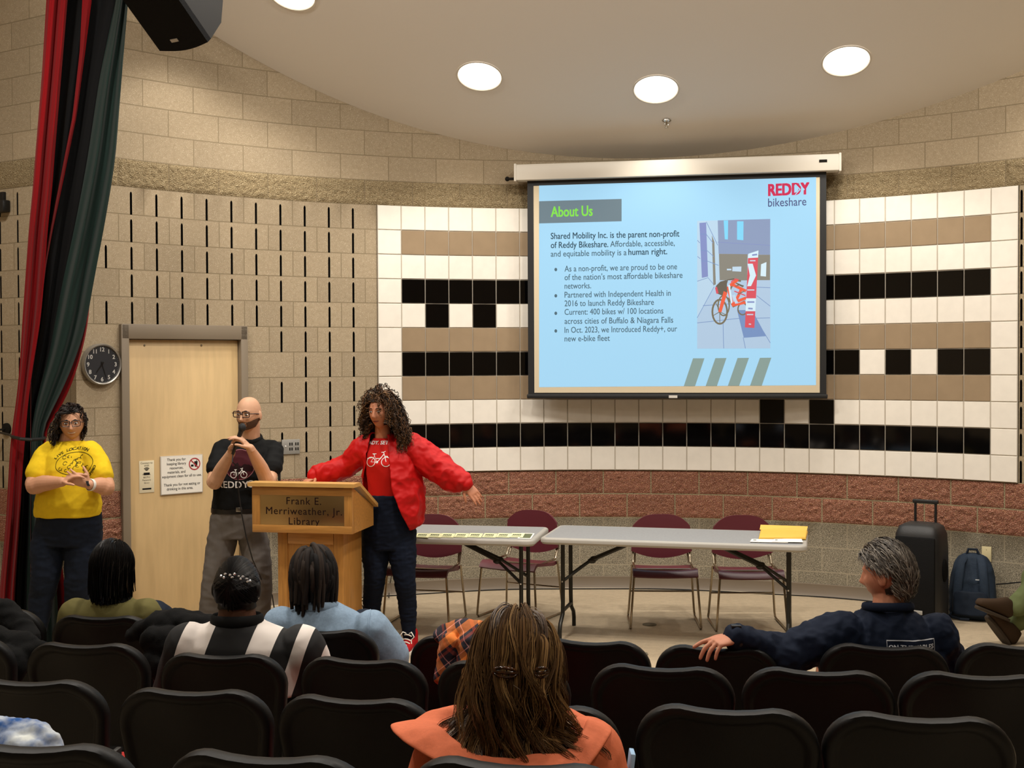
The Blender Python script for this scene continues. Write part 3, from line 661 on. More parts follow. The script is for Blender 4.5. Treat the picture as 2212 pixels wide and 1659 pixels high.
t, m = wallplate('blank_wall_plate', 'cream blank wall plate above the blue backpack', 'wall plate', 2132, 1196.5, .072, .115, 'cfc298')
for y in (-.034, .034):
    mb = MB(); mb.lathe([(.004, .0078), (.003, .0095), (.001, .0095)], 10, m @ Matrix.Translation((0, y, 0))); mb.build('screw', mat('plate_screw', 'a89c74', .4), t, world=True)
# ================================================================ curtain and its tieback
YK = [-80, 0, 168, 336, 404, 496, 611, 698, 770, 843, 900, 942, 996, 1128, 1261, 1402]
BC = [[105, 100, 90, 76, 71, 62, 54, 48, 44, 38, 30, 24, 20, 13, 0, -8], [152, 146, 132, 118, 113, 103, 95, 87, 75, 64, 58, 55, 50, 43, 33, 28], [256, 250, 215, 190, 178, 160, 135, 118, 105, 84, 72, 67, 64, 62, 58, 56],
      [284, 277, 263, 250, 240, 224, 202, 187, 165, 135, 105, 88, 100, 112, 122, 130], [262, 255, 240, 228, 220, 205, 196, 191, 175, 151, 120, 91, 107, 120, 140, 150]]
def interp(xs, ys, x):
    for i in range(len(xs)-1):
        if x <= xs[i+1]: t = (x-xs[i])/(xs[i+1]-xs[i]); return ys[i]+(ys[i+1]-ys[i])*t
    return ys[-1]
def smoothb(k, y): return sum(interp(YK, BC[k], y+d) for d in (-30, -15, 0, 15, 30))/5
ctn = thing('stage_curtain', 'tall red, black and green velvet curtain tied back at the left edge of the stage', 'curtain', at(60, 1402, 8.3))
def drape(name, lo, hi, Y, amp, pl, m, ph=0, n=28, rows=70, minw=0):
    mb = MB(); vs = []
    for sgn in (0, .012):
        for r in range(rows+1):
            y = -80+(1400+80)*r/rows; x0, x1 = lo(y), hi(y)
            for i in range(n+1):
                s = i/n; w = amp*(.35+.65*min(1, abs(y-942)/260)); vs.append(at(x0+(x1-x0)*s, y, Y+sgn+w*math.sin(2*PI*pl*s+ph+.6*math.sin(y*.004))+.3*w*math.sin(2*PI*pl*2.3*s+1+y*.006))); vs[-1].z = max(vs[-1].z, .012)
    q = (rows+1)*(n+1); fs = []
    for r in range(rows):
        for i in range(n): a = r*(n+1)+i; fs += [(a, a+1, a+n+2, a+n+1), (q+a+1, q+a, q+a+n+1, q+a+n+2)]
    mb.add(vs, fs); return mb.build(name, m, ctn, 80, True, fixn=False)
m_vr = mat('red_velvet', '760b10', .9, sheen=.05, spec=.1); m_vb = mat('black_velvet', '030304', .9, sheen=.01, spec=.2); m_vg = mat('green_velvet', '0c211c', .8, sheen=.12, spec=.2)
drape('black_panel', lambda y: smoothb(1, y)-6, lambda y: smoothb(2, y)+8, 8.38, .03, 2, m_vb)
drape('green_panel', lambda y: smoothb(2, y), lambda y: smoothb(3, y), 8.30, .035, 1.6, m_vg, 1)
drape('red_panel', lambda y: smoothb(0, y), lambda y: smoothb(1, y), 8.27, .03, 1.7, m_vr, 2)
RX = ([-80, 0, 112, 252, 415, 496, 568, 700, 800], [188, 188, 178, 161, 128, 111, 98, 82, 66]); RWD = ([-80, 0, 112, 252, 415, 496, 568, 700, 800], [22, 20, 12, 9, 7, 6, 5, 4, 2])
drape('red_fold', lambda y: interp(*RX, y)-interp(*RWD, y)/2, lambda y: interp(*RX, y)+interp(*RWD, y)/2, 8.32, .015, 1, m_vr, 1, n=8)
drape('red_lining', lambda y: smoothb(3, y)-10, lambda y: smoothb(4, y), 8.42, .02, 1, m_vr, 0, n=10)
tb = thing('curtain_tieback', 'black tieback hook and strap gathering the stage curtain', 'curtain tieback', at(14, 927, 8.9))
wl = wq(-16, 0); pn = V((-.515, -.857, 0)); ros = atplane(13, 927, wl+pn*.012, pn); rm = frame_m(ros, pn.cross(V((0, 0, 1)))*-1, (0, 0, 1), pn)
mb = MB(); mb.lathe([(.045, -.012), (.045, .004), (.02, .012), (.001, .012)], 24, rm); mb.build('wall_rose', m_dark, tb, world=True)
m_blk = mat('black_plastic', '121213', .45)
mb = MB(); e = at(30, 946, 8.05); mb.tube([ros, ros+pn*.12+V((0, 0, -.005)), at(24, 940, 8.5)], .008, 8); mb.build('hook_arm', m_blk, tb, world=True)
mb = MB(); mb.tube([at(24, 940, 8.5), at(28, 944, 8.24), at(45, 948, 8.17), at(68, 950, 8.18), at(92, 948, 8.25), at(98, 944, 8.5)], (.012), 8, flat=None); mb.build('strap', m_blk, tb, world=True)
wm = atplane(3, 446, wl+pn*.03, pn); t = thing('wall_bracket', 'small black box fixed to the left wall, cut by the photo edge', 'bracket', wm); mb = MB(); bm_ = frame_m(wm, pn.cross(V((0, 0, 1)))*-1, (0, 0, 1), pn); mb.box((0, 0, .0), (.13, .09, .07), bm_, 0, .012); mb.box((-.01, .06, -.02), (.05, .1, .03), bm_, 0, .006); mb.build('case', m_blk, t, world=True)
# ================================================================ loudspeaker hung at top left
A, B = at(345, 110, 6.6), at(449, 91, 6.37); C0 = at(345-176, 110-232, 6.21)
ux = (B-A).normalized(); uy = (C0-A); uy = (uy-ux*uy.dot(ux)).normalized(); uz = ux.cross(uy)
if uz.y > 0: uz = -uz
LW = (B-A).length; LH = .62; LM = frame_m(A, ux, uy, -uz); LM2 = LM
ls = thing('hanging_loudspeaker', 'black loudspeaker slung from the ceiling above the stage curtain', 'loudspeaker', A)
def lsec(z, g): return [(x*LW, y) for x, y in g]
mb = MB(); n = 10; outl = [(LW*i/n, -.022*math.sin(PI*i/n)) for i in range(n+1)]; 
prof = outl+[(LW, LH), (0, LH)]
mb.prism([(x*1.0, y) for x, y in prof], 0, .03, LM); mb.build('grille', mat('black_grille', '0d0d0e', .8, bump=.4, bscale=300), ls, 30, True)
mb = MB(); k = len(prof); vs = [LM @ V((x, y, .03)) for x, y in prof]+[LM @ V((LW*.06+x*.90, y+.01, .16)) for x, y in prof]+[LM @ V((LW*.2+x*.62, y+.06 if y < .3 else y-.05, .30)) for x, y in prof]
fs = [(r*k+i, r*k+(i+1) % k, (r+1)*k+(i+1) % k, (r+1)*k+i) for r in (0, 1) for i in range(k)]+[tuple(range(2*k, 3*k))]; mb.add(vs, fs); mb.build('cabinet', mat('charcoal_cabinet', '191817', .65, spec=.3), ls, 30, True)
mb = MB(); mb.box((LW*.42, .045, -.002), (.055, .018, .004), LM); mb.build('badge', mat('silver_badge', 'b8b4ac', .4), ls, world=True)
mb = MB(); q = LM @ V((LW/2, LH*.8, .2)); mb.tube([q, V((q.x, q.y, 5.7))], .02, 8); mb.build('hanger', m_blk, ls, world=True)
# ================================================================ folding tables
m_ttop = mat('grey_plastic_tabletop', '8a8b8c', .5, nscale=60, namt=.08); m_trim2 = mat('light_grey_table_edge', 'a19d95', .45); m_tleg = mat('dark_table_steel', '2b2a26', .4, metal=.5)
def rrect(w, d, r, n=6):
    P = []
    for cx_, cy_, a0 in ((w/2-r, d/2-r, 0), (-w/2+r, d/2-r, PI/2), (-w/2+r, -d/2+r, PI), (w/2-r, -d/2+r, 1.5*PI)):
        P += [(cx_+r*math.cos(a0+PI/2*i/n), cy_+r*math.sin(a0+PI/2*i/n)) for i in range(n+1)]
    return P
def folding_table(lab, x, y, yaw, h, L_, D_):
    t = thing('folding_table', lab, 'table', (x, y, 0), yaw, 'grey folding tables on the stage')
    mb = MB(); prs = [(0.012, h-.044), (.0, h-.03), (.0, h-.014), (.004, h-.005), (.012, h), (.03, h+.001)]; base = None; k = None
    for i, (ins, z) in enumerate(prs):
        P = rrect(L_-2*ins, D_-2*ins, .06-min(.02, ins)); k = len(P); mb.v += [(a, b, z) for a, b in P]
        if i: mb.f += [((i-1)*k+j, (i-1)*k+(j+1) % k, i*k+(j+1) % k, i*k+j) for j in range(k)]; mb.m += [1]*k
    n = len(prs)-1; mb.f += [tuple(n*k+j for j in range(k)), tuple(range(k))[::-1]]; mb.m += [0, 1]
    mb.build('tabletop', [m_ttop, m_trim2], t)
    for s in (-1, 1):
        X = s*(L_/2-.125); r = .0145
        lf = MB()
        for q in (-1, 1):
            lf.tube([(X, q*.14, h-.04), (X, q*.14, .26), (X, q*.15, .17), (X, q*.235, .115), (X, q*.255, .07), (X, q*.255, .002)], r, 10)
        lf.tube([(X, -.15, .19), (X, .15, .19)], r*.9, 8); lf.tube([(X, -.2, h-.05), (X, .2, h-.05)], r, 8)
        g = lf.build('leg_frame', m_tleg, t)
        for q in (-1, 1):
            b = MB(); b.tube([(X, q*.14, .40), (X-s*.16, q*.05, .52), (X-s*.20, q*.04, .545)], .011, 8); b.tube([(X-s*.17, q*.045, .53), (X-s*.50, q*.02, h-.05)], .013, 8); b.ball((X-s*.19, q*.045, .535), (.03, .015, .02), u=8, v=6)
            b.build('brace', m_tleg, g)
        for q in (-1, 1):
            b = MB(); b.ball((X, q*.16, .40), .007, u=8, v=6); b.build('rivet', m_chrome, g)
    return t
folding_table('grey folding table at the right, with the yellow envelope and papers on it', 1.138, 8.479, -.2457, .73, 1.80, .69)
folding_table('grey folding table behind the woman in red, with a row of flyers on it', -.692, 8.729, -.1883, .733, 1.83, .69)
# ================================================================ burgundy stacking chairs
m_burg = mat('burgundy_plastic', '57202a', .38, spec=.5); m_chr2 = mat('bronze_chrome', 'a89c88', .22, metal=1)
def grid(mb, fn, nu, nv, th):
    for k_, sgn in ((0, 0), (1, 1)):
        for i in range(nu+1):
            for j in range(nv+1):
                u, v = i/nu, j/nv; p = fn(u, v); e = 1e-3; du = fn(u+e, v)-fn(u-e, v); dv = fn(u, v+e)-fn(u, v-e); n = du.cross(dv); n = n.normalized() if n.length > 1e-12 else V((0, 0, 1)); mb.v.append(tuple(p+n*(th*sgn)))
    q = (nu+1)*(nv+1); id_ = lambda i, j: i*(nv+1)+j
    for i in range(nu):
        for j in range(nv): mb.f += [(id_(i, j), id_(i, j+1), id_(i+1, j+1), id_(i+1, j)), (q+id_(i, j), q+id_(i+1, j), q+id_(i+1, j+1), q+id_(i, j+1))]; mb.m += [0, 0]
    edge = [id_(i, 0) for i in range(nu)]+[id_(nu, j) for j in range(nv)]+[id_(i, nv) for i in range(nu, 0, -1)]+[id_(0, j) for j in range(nv, 0, -1)]
    for a, b in zip(edge, edge[1:]+edge[:1]): mb.f.append((a, b, q+b, q+a)); mb.m.append(0)
def stack_chair(lab):
    t = thing('stacking_chair', lab, 'chair', (0, 0, 0), 0, 'burgundy chairs behind the folding tables')
    def back(u, v):
        x = (u-.5)*.46; e = abs(u-.5)*2; top = .785-.085*e**3.2; bot = .455+.055*e**2; z = bot+(top-bot)*v
        return V((x*(1-.06*v), .215+.05*(z-.5)-.09*(u-.5)**2*4*.25, z))
    mb = MB(); grid(mb, back, 20, 10, .016); mb.build('backrest', m_burg, t, 50)
    def seat(u, v):
        e = abs(u-.5)*2; x = (u-.5)*.47*(1-.10*v*v); y = -.23+.43*v
        z = .44-.055*v-.018*math.sin(PI*v)*(1-e*e)-.055*max(0, (.16-v)/.16)**2+.012*max(0, v-.85)/.15+.006*e*e
        return V((x, y, z))
    mb = MB(); grid(mb, seat, 18, 16, -.022); mb.build('seat', m_burg, t, 50)
    for s in (-1, 1):
        mb = MB(); x = s*.215
        mb.tube([(x, .235, .60), (x, .215, .50), (x, .17, .425), (x, -.10, .415), (x, -.18, .405), (x*1.06, -.205, .37), (x*1.17, -.225, .06), (x*1.18, -.225, .02), (x*1.18, -.205, .008), (x*1.18, -.1, .008), (x*1.18, .20, .008), (x*1.17, .225, .02), (x*1.15, .225, .05), (x*1.03, .19, .405)], .0085, 8)
        mb.tube([(x*.92, .245, .60), (x*.92, .222, .49), (x*.94, .19, .42)], .0065, 8); mb.build('side_frame', m_chr2, t)
    mb = MB(); mb.tube([(-.245, .215, .20), (.245, .215, .20)], .007, 8); mb.build('cross_rod', m_chr2, t); mb = MB(); mb.tube([(-.215, -.05, .41), (.215, -.05, .41)], .008, 8); mb.build('cross_rod', m_chr2, t)
    return t
ch = stack_chair('burgundy stacking chair behind the right table, nearer its left end')
def setloc(o, p, rz): o.location = p; o.rotation_euler = (0, 0, rz)
pc = at(1433, 1200, 8.98); setloc(ch, (pc.x, pc.y, 0), -.05)
pc = at(1613, 1200, 8.90); dup(ch, (pc.x, pc.y, 0), -.02, 'burgundy stacking chair behind the right table, nearest the yellow envelope')
pc = at(1124, 1200, 9.30); dup(ch, (pc.x, pc.y, 0), -.50, 'burgundy stacking chair turned askew between the two folding tables')
pc = at(918, 1200, 9.05); dup(ch, (pc.x, pc.y, 0), -.24, 'burgundy stacking chair partly hidden behind the woman in red')
# ================================================================ lectern
m_oak = mat('golden_oak', 'b27e3e', .38, nscale=5, namt=.18, stretch=(14, 14, 1.2), coat=.2); m_oak2 = mat('golden_oak_rail', 'b27e3e', .38, nscale=5, namt=.18, stretch=(1.2, 14, 14), coat=.2); m_oakl = mat('pale_oak_top', 'c79a58', .4, nscale=5, namt=.1, stretch=(2, 9, 9))
Fr = at(760, 1100, 7.57); Fl = at(545, 1100, 7.70); lx = V((Fr.x-Fl.x, Fr.y-Fl.y, 0)); LWd = lx.length; lyaw = math.atan2(lx.y, lx.x)
lc = thing('lectern', 'golden oak lectern with an engraved brass plaque on its front', 'lectern', (Fl.x, Fl.y, 0), lyaw)
dl = .44; zb_, zf, zk = .872, 1.165, .995      # bottom, front top, back top
mb = MB(); fr = .045
mb.box((LWd/2, .02, zb_+.024), (LWd, .04, .048), None, 0, .003); mb.box((LWd/2, .02, zf-.03), (LWd, .04, .05), None, 0, .003); mb.build('front_rail', m_oak2, lc)
for x in (fr/2+.002, LWd-fr/2-.002): mb = MB(); mb.box((x, .021, (zb_+zf)/2), (fr+.01, .038, zf-zb_), None, 0, .003); mb.build('front_stile', m_oak, lc)
for x, nm in ((.012, 'side_panel'), (LWd-.012, 'side_panel')):
    mb = MB(); mb.add([(x+s, y, z) for s in (-.011, .011) for y, z in ((.03, zb_), (dl, zb_), (dl, zk), (.03, zf-.005))], [(0, 1, 2, 3), (7, 6, 5, 4), (0, 4, 5, 1), (1, 5, 6, 2), (2, 6, 7, 3), (3, 7, 4, 0)]); mb.build(nm, m_oak2, lc)
mb = MB(); mb.add([(x, y, z) for z in (zb_, zb_+.02) for x, y in ((.02, .03), (LWd-.02, .03), (LWd-.02, dl), (.02, dl))], [(0, 3, 2, 1), (4, 5, 6, 7), (0, 1, 5, 4), (1, 2, 6, 5), (2, 3, 7, 6), (3, 0, 4, 7)]); mb.build('bottom_board', m_oak2, lc)
ov = .022; mb = MB(); P = [(-ov, zf), (.10, zf), (dl+.03, zk-.005)]
vs = [(x, y, z+dz) for x in (-ov, LWd+ov) for dz in (0, .024) for y, z in P]
mb.add(vs, [(0, 1, 4, 3), (1, 2, 5, 4), (6, 9, 10, 7), (7, 10, 11, 8), (3, 4, 10, 9), (4, 5, 11, 10), (0, 6, 7, 1), (1, 7, 8, 2), (0, 3, 9, 6), (2, 8, 11, 5)]); mb.build('slanted_top', m_oakl, lc)
m_brass = mat('worn_brass', 'b59a6c', .30, metal=1)
mb = MB(); px0, px1 = fr+.003, LWd-fr-.003; mb.box(((px0+px1)/2, .010, (zb_+zf)/2-.003), (px1-px0, .012, zf-zb_-.10), None, 0, .002); plq = mb.build('plaque', m_brass, lc)
m_engr = mat('maroon_engraving', '2a0a0c', .5)
mb = MB()
for i, s in enumerate(('Frank E.', 'Merriweather, Jr.', 'Library')):
    me = text_mesh(s, .066, weight=.0003, align='CENTER', space=1.12, width=.98)
    mb.add([(LWd/2+.012+v.co.x, .0034, zf-.112-i*.064+v.co.y) for v in me.vertices], [tuple(p.vertices) for p in me.polygons]); bpy.data.meshes.remove(me)
mb.build('plaque_lettering', m_engr, plq, None, fixn=False)
bx0, bx1, by0, by1 = .135, LWd-.09, .10, .46
mb = MB()
mb.box(((bx0+bx1)/2, (by0+by1)/2, .44), (bx1-bx0, by1-by0, .87), None, 0, .004); base = mb.build('pedestal', m_oak, lc)
for x in (bx0+.03, bx1-.03): mb = MB(); mb.box((x, by0-.004, .44), (.065, .012, .865), None, 0, .003); mb.build('pedestal_stile', m_oak, base)
mb = MB(); mb.box(((bx0+bx1)/2, by0-.004, .83), (bx1-bx0-.13, .012, .08), None, 0, .003); mb.build('pedestal_rail', m_oak2, base); mb = MB(); mb.box(((bx0+bx1)/2, by0-.004, .05), (bx1-bx0-.13, .012, .09), None, 0, .003); mb.build('pedestal_rail', m_oak2, base)
mb = MB(); mb.box(((bx0+bx1)/2, (by0+by1)/2, .012), (bx1-bx0+.05, by1-by0+.05, .024), None, 0, .004); mb.build('plinth', m_oak2, lc)
# microphone stand behind the lectern
q = at(603, 1000, 8.62); ms = thing('microphone_stand', 'thin black microphone stand with an empty clip rising behind the lectern', 'microphone stand', (q.x, q.y, 0))
zt_ = at(603, 985, 8.62).z; mb = MB(); mb.lathe([(.12, 0), (.12, .012), (.03, .03), (.014, .04)], 28); mb.build('base', m_blk, ms)
mb = MB(); mb.tube([(0, 0, .03), (0, 0, .92)], .0125, 10); mb.tube([(0, 0, .9), (0, 0, zt_)], .010, 10); mb.lathe([(.017, .90), (.019, .92), (.019, .97), (.014, .99)], 14); mb.build('pole', m_blk, ms)
mb = MB(); mb.tube([(0, 0, zt_-.02), (.002, -.005, zt_+.03), (.0, -.02, zt_+.10)], [.014, .018, .019], 10); mb.tube([(-.005, -.01, zt_+.05), (-.03, -.012, zt_+.02)], .008, 8); mb.build('clip', m_blk, ms)
# ================================================================ wheeled PA speaker
q = at(1990, 1325, 9.0); pa = thing('portable_speaker', 'black wheeled portable speaker with raised pull handle against the back wall', 'loudspeaker', (q.x, q.y, 0), -.62)
m_pa = mat('black_speaker_shell', '161617', .5, bump=.15, bscale=160)
mb = MB(); Z = [(.03, .93), (.05, 1), (.30, 1), (.55, .985), (.66, .94), (.715, .82), (.735, .62)]
mb.loft([((0, 0, z), (.175*s, 0, 0), (0, .165*s, 0)) for z, s in Z], 40, power=4.5); bd = mb.build('cabinet', m_pa, pa, 50)
mb = MB(); mb.box((0, -.152, .36), (.29, .03, .58), None, 0, .012); gr = mb.build('grille', mat('pa_grille', '0c0c0d', .7, bump=.5, bscale=240), pa)
mb = MB(); mb.ball((.176, -.02, .40), (.02, .05, .085)); mb.build('handle_recess', mat('recess_black', '030303', .8), bd)
mb = MB(); mb.box((.0, -.169, .10), (.12, .006, .03), None, 0, .002); mb.build('badge', mat('pa_badge', '9a9892', .4), gr)
mb = MB()
for x in (-.075, .075): mb.tube([(x, .10, .66), (x, .10, .875)], .010, 8)
mb.box((0, .10, .885), (.19, .03, .03), None, 0, .008); mb.build('pull_handle', m_blk, pa)
for x in (-.13, .13): mb = MB(); mb.tube([(x-.018, .15, .04), (x+.018, .15, .04)], .04, 18); mb.build('wheel', m_blk, pa)
# ================================================================ backpack
q = at(2098, 1338, 9.05); bk = thing('backpack', 'navy blue backpack leaning on the wall beside the wheeled speaker', 'backpack', (q.x, q.y, 0), -.45)
m_nav = mat('navy_nylon', '26313f', .7, nscale=30, namt=.1, bump=.2, bscale=90); m_nav2 = mat('dark_navy_nylon', '1a222e', .7)
LT = Matrix.Rotation(math.radians(-9), 4, 'X')
mb = MB(); mb.loft([((0, .06, z), (.165*a, 0, 0), (0, .105*b, 0)) for z, a, b in ((.0, .78, .7), (.015, .95, .95), (.06, 1.0, 1.05), (.20, 1.0, 1), (.33, .93, .9), (.42, .80, .75), (.47, .60, .55), (.495, .32, .3))], 36, power=3.2, M=LT)
me = remesh(mb, .012, 4, 'backpack_body'); crumple(me, .006, 9, seed=2); body = link('main_pack', me, m_nav, bk, 60)
mb = MB(); mb.loft([((0, -.055, z), (.13*a, 0, 0), (0, .045, 0)) for z, a in ((.03, .85), (.05, 1), (.17, 1.0), (.21, .85))], 28, power=3, M=LT); me = remesh(mb, .01, 3, 'p'); crumple(me, .004, 12, seed=5); link('front_pocket', me, m_nav2, bk, 60)
for s in (-1, 1):
    mb = MB(); mb.tube([LT @ V(p) for p in ((s*.05, .02, .48), (s*.075, -.05, .42), (s*.09, -.075, .28), (s*.10, -.07, .12), (s*.13, -.03, .05))], [(.030, .010)]*5, 10, up=V((1, 0, 0))); mb.build('shoulder_strap', m_nav, bk)
mb = MB(); mb.tube([LT @ V(p) for p in ((-.05, .03, .47), (-.03, .02, .525), (.03, .02, .525), (.05, .03, .47))], .010, 8); mb.build('grab_loop', m_nav2, bk)
mb = MB(); mb.box((.055, -.064, .30), (.05, .004, .006), LT); mb.build('logo_tab', mat('white_thread', 'cfd2d4', .7), bk)
mb = MB(); mb.tube([LT @ V(p) for p in ((-.12, -.03, .06), (-.15, -.09, .02), (-.06, -.17, .006), (0, -.16, .006))], (.012, .004), 8); mb.build('loose_strap', m_nav2, bk)
# ================================================================ papers on the tables
def on_table(px, py): return atz(px, py, .7345)
m_flyer = mat('pale_yellow_flyer', 'dcdcae', .7); m_flink = mat('dark_green_ink', '3b4430', .7)
xs_ = [883, 908, 935, 962, 992, 1022, 1053, 1083, 1112]
for i, x in enumerate(xs_):
    a, b, c_, d = on_table(x-12, 1161), on_table(x+17, 1162), on_table(x+22, 1153.5), on_table(x-6, 1152.5)
    nm = ['leftmost flyer of the row on the left table', 'second flyer from the left on the left table', 'third flyer from the left', 'fourth flyer from the left', 'middle flyer', 'fourth flyer from the right', 'third flyer from the right', 'second flyer from the right', 'flyer at the right end'][i]
    f = thing('flyer', 'pale yellow printed flyer, %s' % nm.replace('flyer', 'one'), 'flyer', (a+c_)/2, 0, 'flyers in a row on the left table')
    mb = MB(); h = V((0, 0, .0035+.0004*(i % 3))); mb.add([p+h for p in (a, b, c_, d)]+[p+V((0, 0, .0008)) for p in (a, b, c_, d)], [(0, 1, 2, 3), (7, 6, 5, 4), (0, 4, 5, 1), (1, 5, 6, 2), (2, 6, 7, 3), (3, 7, 4, 0)]); mb.build('sheet', m_flyer, f, None, True)
    mb = MB(); q_ = lambda u, v: a+(b-a)*u+(d-a)*v+h+V((0, 0, .0005)); k_ = random.Random(i)
    for j in range(5): u0 = .14+.13*j; mb.add([q_(u0, .42), q_(u0+.10, .42), q_(u0+.12, .72), q_(u0+.02, .72)], [(0, 1, 2, 3)])
    mb.add([q_(.12, .18), q_(.8, .18), q_(.8, .26), q_(.12, .26)], [(0, 1, 2, 3)]); mb.build('print', m_flink, f, None, True)
a, b, c_, d = on_table(1118, 1164), on_table(1147, 1165), on_table(1155, 1153), on_table(1126, 1152)
f = thing('leaflet', 'dark leaflet with white margins at the right end of the left table', 'leaflet', (a+c_)/2); h = V((0, 0, .003))
mb = MB(); mb.add([p+h for p in (a, b, c_, d)]+[p+V((0, 0, .0008)) for p in (a, b, c_, d)], [(0, 1, 2, 3), (7, 6, 5, 4), (0, 4, 5, 1), (1, 5, 6, 2), (2, 6, 7, 3), (3, 7, 4, 0)]); mb.build('sheet', m_paper, f, None, True)
mb = MB(); mm_ = (a+b+c_+d)/4; mb.add([mm_+(p-mm_)*.78+h+V((0, 0, .0006)) for p in (a, b, c_, d)], [(0, 1, 2, 3)]); mb.build('picture', mat('olive_print', '565d3e', .6), f, None, True)
# yellow envelope (a small stack) and loose papers on the right table
m_env = mat('yellow_envelope', 'd7ab42', .6)
def slab(pts, z0, z1, mi, mb): mb.add([p+V((0, 0, z0)) for p in pts]+[p+V((0, 0, z1)) for p in pts], [(3, 2, 1, 0), (4, 5, 6, 7), (0, 1, 5, 4), (1, 2, 6, 5), (2, 3, 7, 6), (3, 0, 4, 7)], mi)
e = [on_table(*p) for p in ((1639, 1165), (1741, 1166), (1745, 1151), (1643, 1148))]
t = thing('large_envelope', 'yellow padded envelope at the right end of the right table', 'envelope', sum(e, V())/4)
mb = MB(); c0 = sum(e, V())/4
vs = []
for k_, z in ((1, .002), (1.0, .009), (.97, .018), (.9, .021)):
    vs += [c0+(p-c0)*k_+V((0, 0, z)) for p in e]
mb.add(vs, [(3, 2, 1, 0)]+[(4*r+i, 4*r+(i+1) % 4, 4*r+4+(i+1) % 4, 4*r+4+i) for r in range(3) for i in range(4)]+[(12, 13, 14, 15)]); mb.build('body', m_env, t, 50, True)
mb = MB(); fl = [on_table(1641, 1150), on_table(1743, 1152), on_table(1745, 1151), on_table(1643, 1148)]; mb.add([fl[0]+V((0, 0, .020)), fl[1]+V((0, 0, .020)), fl[2]+V((0, 0, .046)), fl[3]+V((0, 0, .048))], [(0, 1, 2, 3)]); mb.build('flap', m_env, t, None, True)
for lab, pts, z in (('loose white sheet at the front of the right table', ((1620, 1171), (1702, 1173), (1704, 1166), (1624, 1165)), .001), ('white sheet with a folded corner before the yellow envelope', ((1668, 1172), (1735, 1173), (1731, 1165), (1672, 1166)), .004)):
    e = [on_table(*p) for p in pts]; t = thing('paper_sheet', lab, 'paper', sum(e, V())/4, 0, 'white papers before the yellow envelope'); mb = MB(); slab(e, z, z+.002, 0, mb); mb.build('sheet', m_paper, t, None, True)
    mb = MB(); q0 = e[0]+(e[1]-e[0])*.06+(e[3]-e[0])*.5+V((0, 0, z+.0026)); ux_ = (e[1]-e[0])*.08; uy_ = (e[3]-e[0])*.2; mb.add([q0, q0+ux_, q0+ux_+uy_, q0+uy_], [(0, 1, 2, 3)]); mb.build('print', m_ink, t, None, True)
# ================================================================ things on the stage floor
q = atz(1403, 1349.5, 0); t = thing('floor_box_cover', 'round brass floor box cover set in the stage floor', 'floor box', q); mb = MB(); mb.lathe([(.052, 0), (.052, .004), (.046, .006), (.001, .006)], 28); mb.build('cover_plate', mat('dull_brass', '6f6a58', .5, metal=.5), t)
q = atz(1392, 1413, 0); t = thing('floor_socket_cover', 'small square grey socket cover flush with the floor behind the front seats', 'floor box', q); mb = MB(); mb.box((0, 0, .003), (.045, .06, .006), None, 0, .002); mb.build('cover_plate', mat('grey_cover', '77705f', .5), t)
mb = MB(); mb.tube([wq(c, 0, .055+.012*math.sin(c*.9))+V((0, 0, .006)) for c in [(-3+i*.5) for i in range(60)]], .005, 6); tag(mb.build('floor_cable', m_blk), 'thin black cable lying along the foot of the back wall', 'cable')
mb = MB(); mb.tube([atz(x, y, 0)+V((0, 0, .005)) for x, y in ((772, 1300), (790, 1298), (806, 1302), (815, 1312), (812, 1322), (800, 1326), (790, 1320), (780, 1306), (760, 1310))], .005, 6); tag(mb.build('looped_cable', m_blk), 'black cable in a loose loop on the floor behind the jeans', 'cable')
mb = MB(); mb.tube([atz(840, 1296, 0)+V((0, 0, .02)), atz(842, 1270, 0)+V((0, 0, .02)), at(848, 1230, 9.2), at(846, 1214, 9.3)], .005, 6); tag(mb.build('hanging_cable', m_blk), 'black cable hanging down beside the leftmost burgundy chair', 'cable')
mb = MB(); mb.tube([at(x, y, Y) for x, y, Y in ((2152, 1262, 9.16), (2170, 1261, 9.12), (2200, 1258, 9.0), (2240, 1256, 8.9), (2300, 1300, 8.75), (2320, 1372, 8.7))], .005, 6); tag(mb.build('power_cable', m_blk), 'black cable running along the wall right of the backpack', 'cable')
# ================================================================ auditorium seats (seen from behind)
def seat_floor(Y): return floor_z(Y)
m_shell = mat('black_seat_plastic', '060606', .5, spec=.22, bump=.06, bscale=220); m_cush = mat('red_seat_fabric', '9c2a26', .85); m_bcush = mat('black_seat_fabric', '0c0b0b', .9); m_smet = mat('black_seat_steel', '141414', .5)
def seat_outline(ins, n=9):
    w, zt, zb, r = .25-ins, .865-ins, .40+ins, .125-ins*.6; P = []
    for sx, sz, a0 in ((1, 1, 0), (-1, 1, PI/2)):
        cx_, cz_ = sx*(w-r), zt-r
        P += [(cx_+r*math.cos(a0+PI/2*i/n), cz_+r*math.sin(a0+PI/2*i/n)) for i in range(n+1)]
        if sx == 1: P += [(x, zt-.010*(1-(x/(w-r))**2)) for x in ((w-r)*.6, (w-r)*.2, -(w-r)*.2, -(w-r)*.6)]
    r = .06; w2 = w-.03
    for sx, a0 in ((-1, PI), (1, 1.5*PI)):
        cx_, cz_ = sx*(w2-r), zb+r; P += [(cx_+r*math.cos(a0+PI/2*i/n), cz_+r*math.sin(a0+PI/2*i/n)) for i in range(n+1)]
    return P
def bend(x, y, z): return (x, y+.55*x*x-.20*(z-.40)+.06*max(0, z-.62)**2, z)
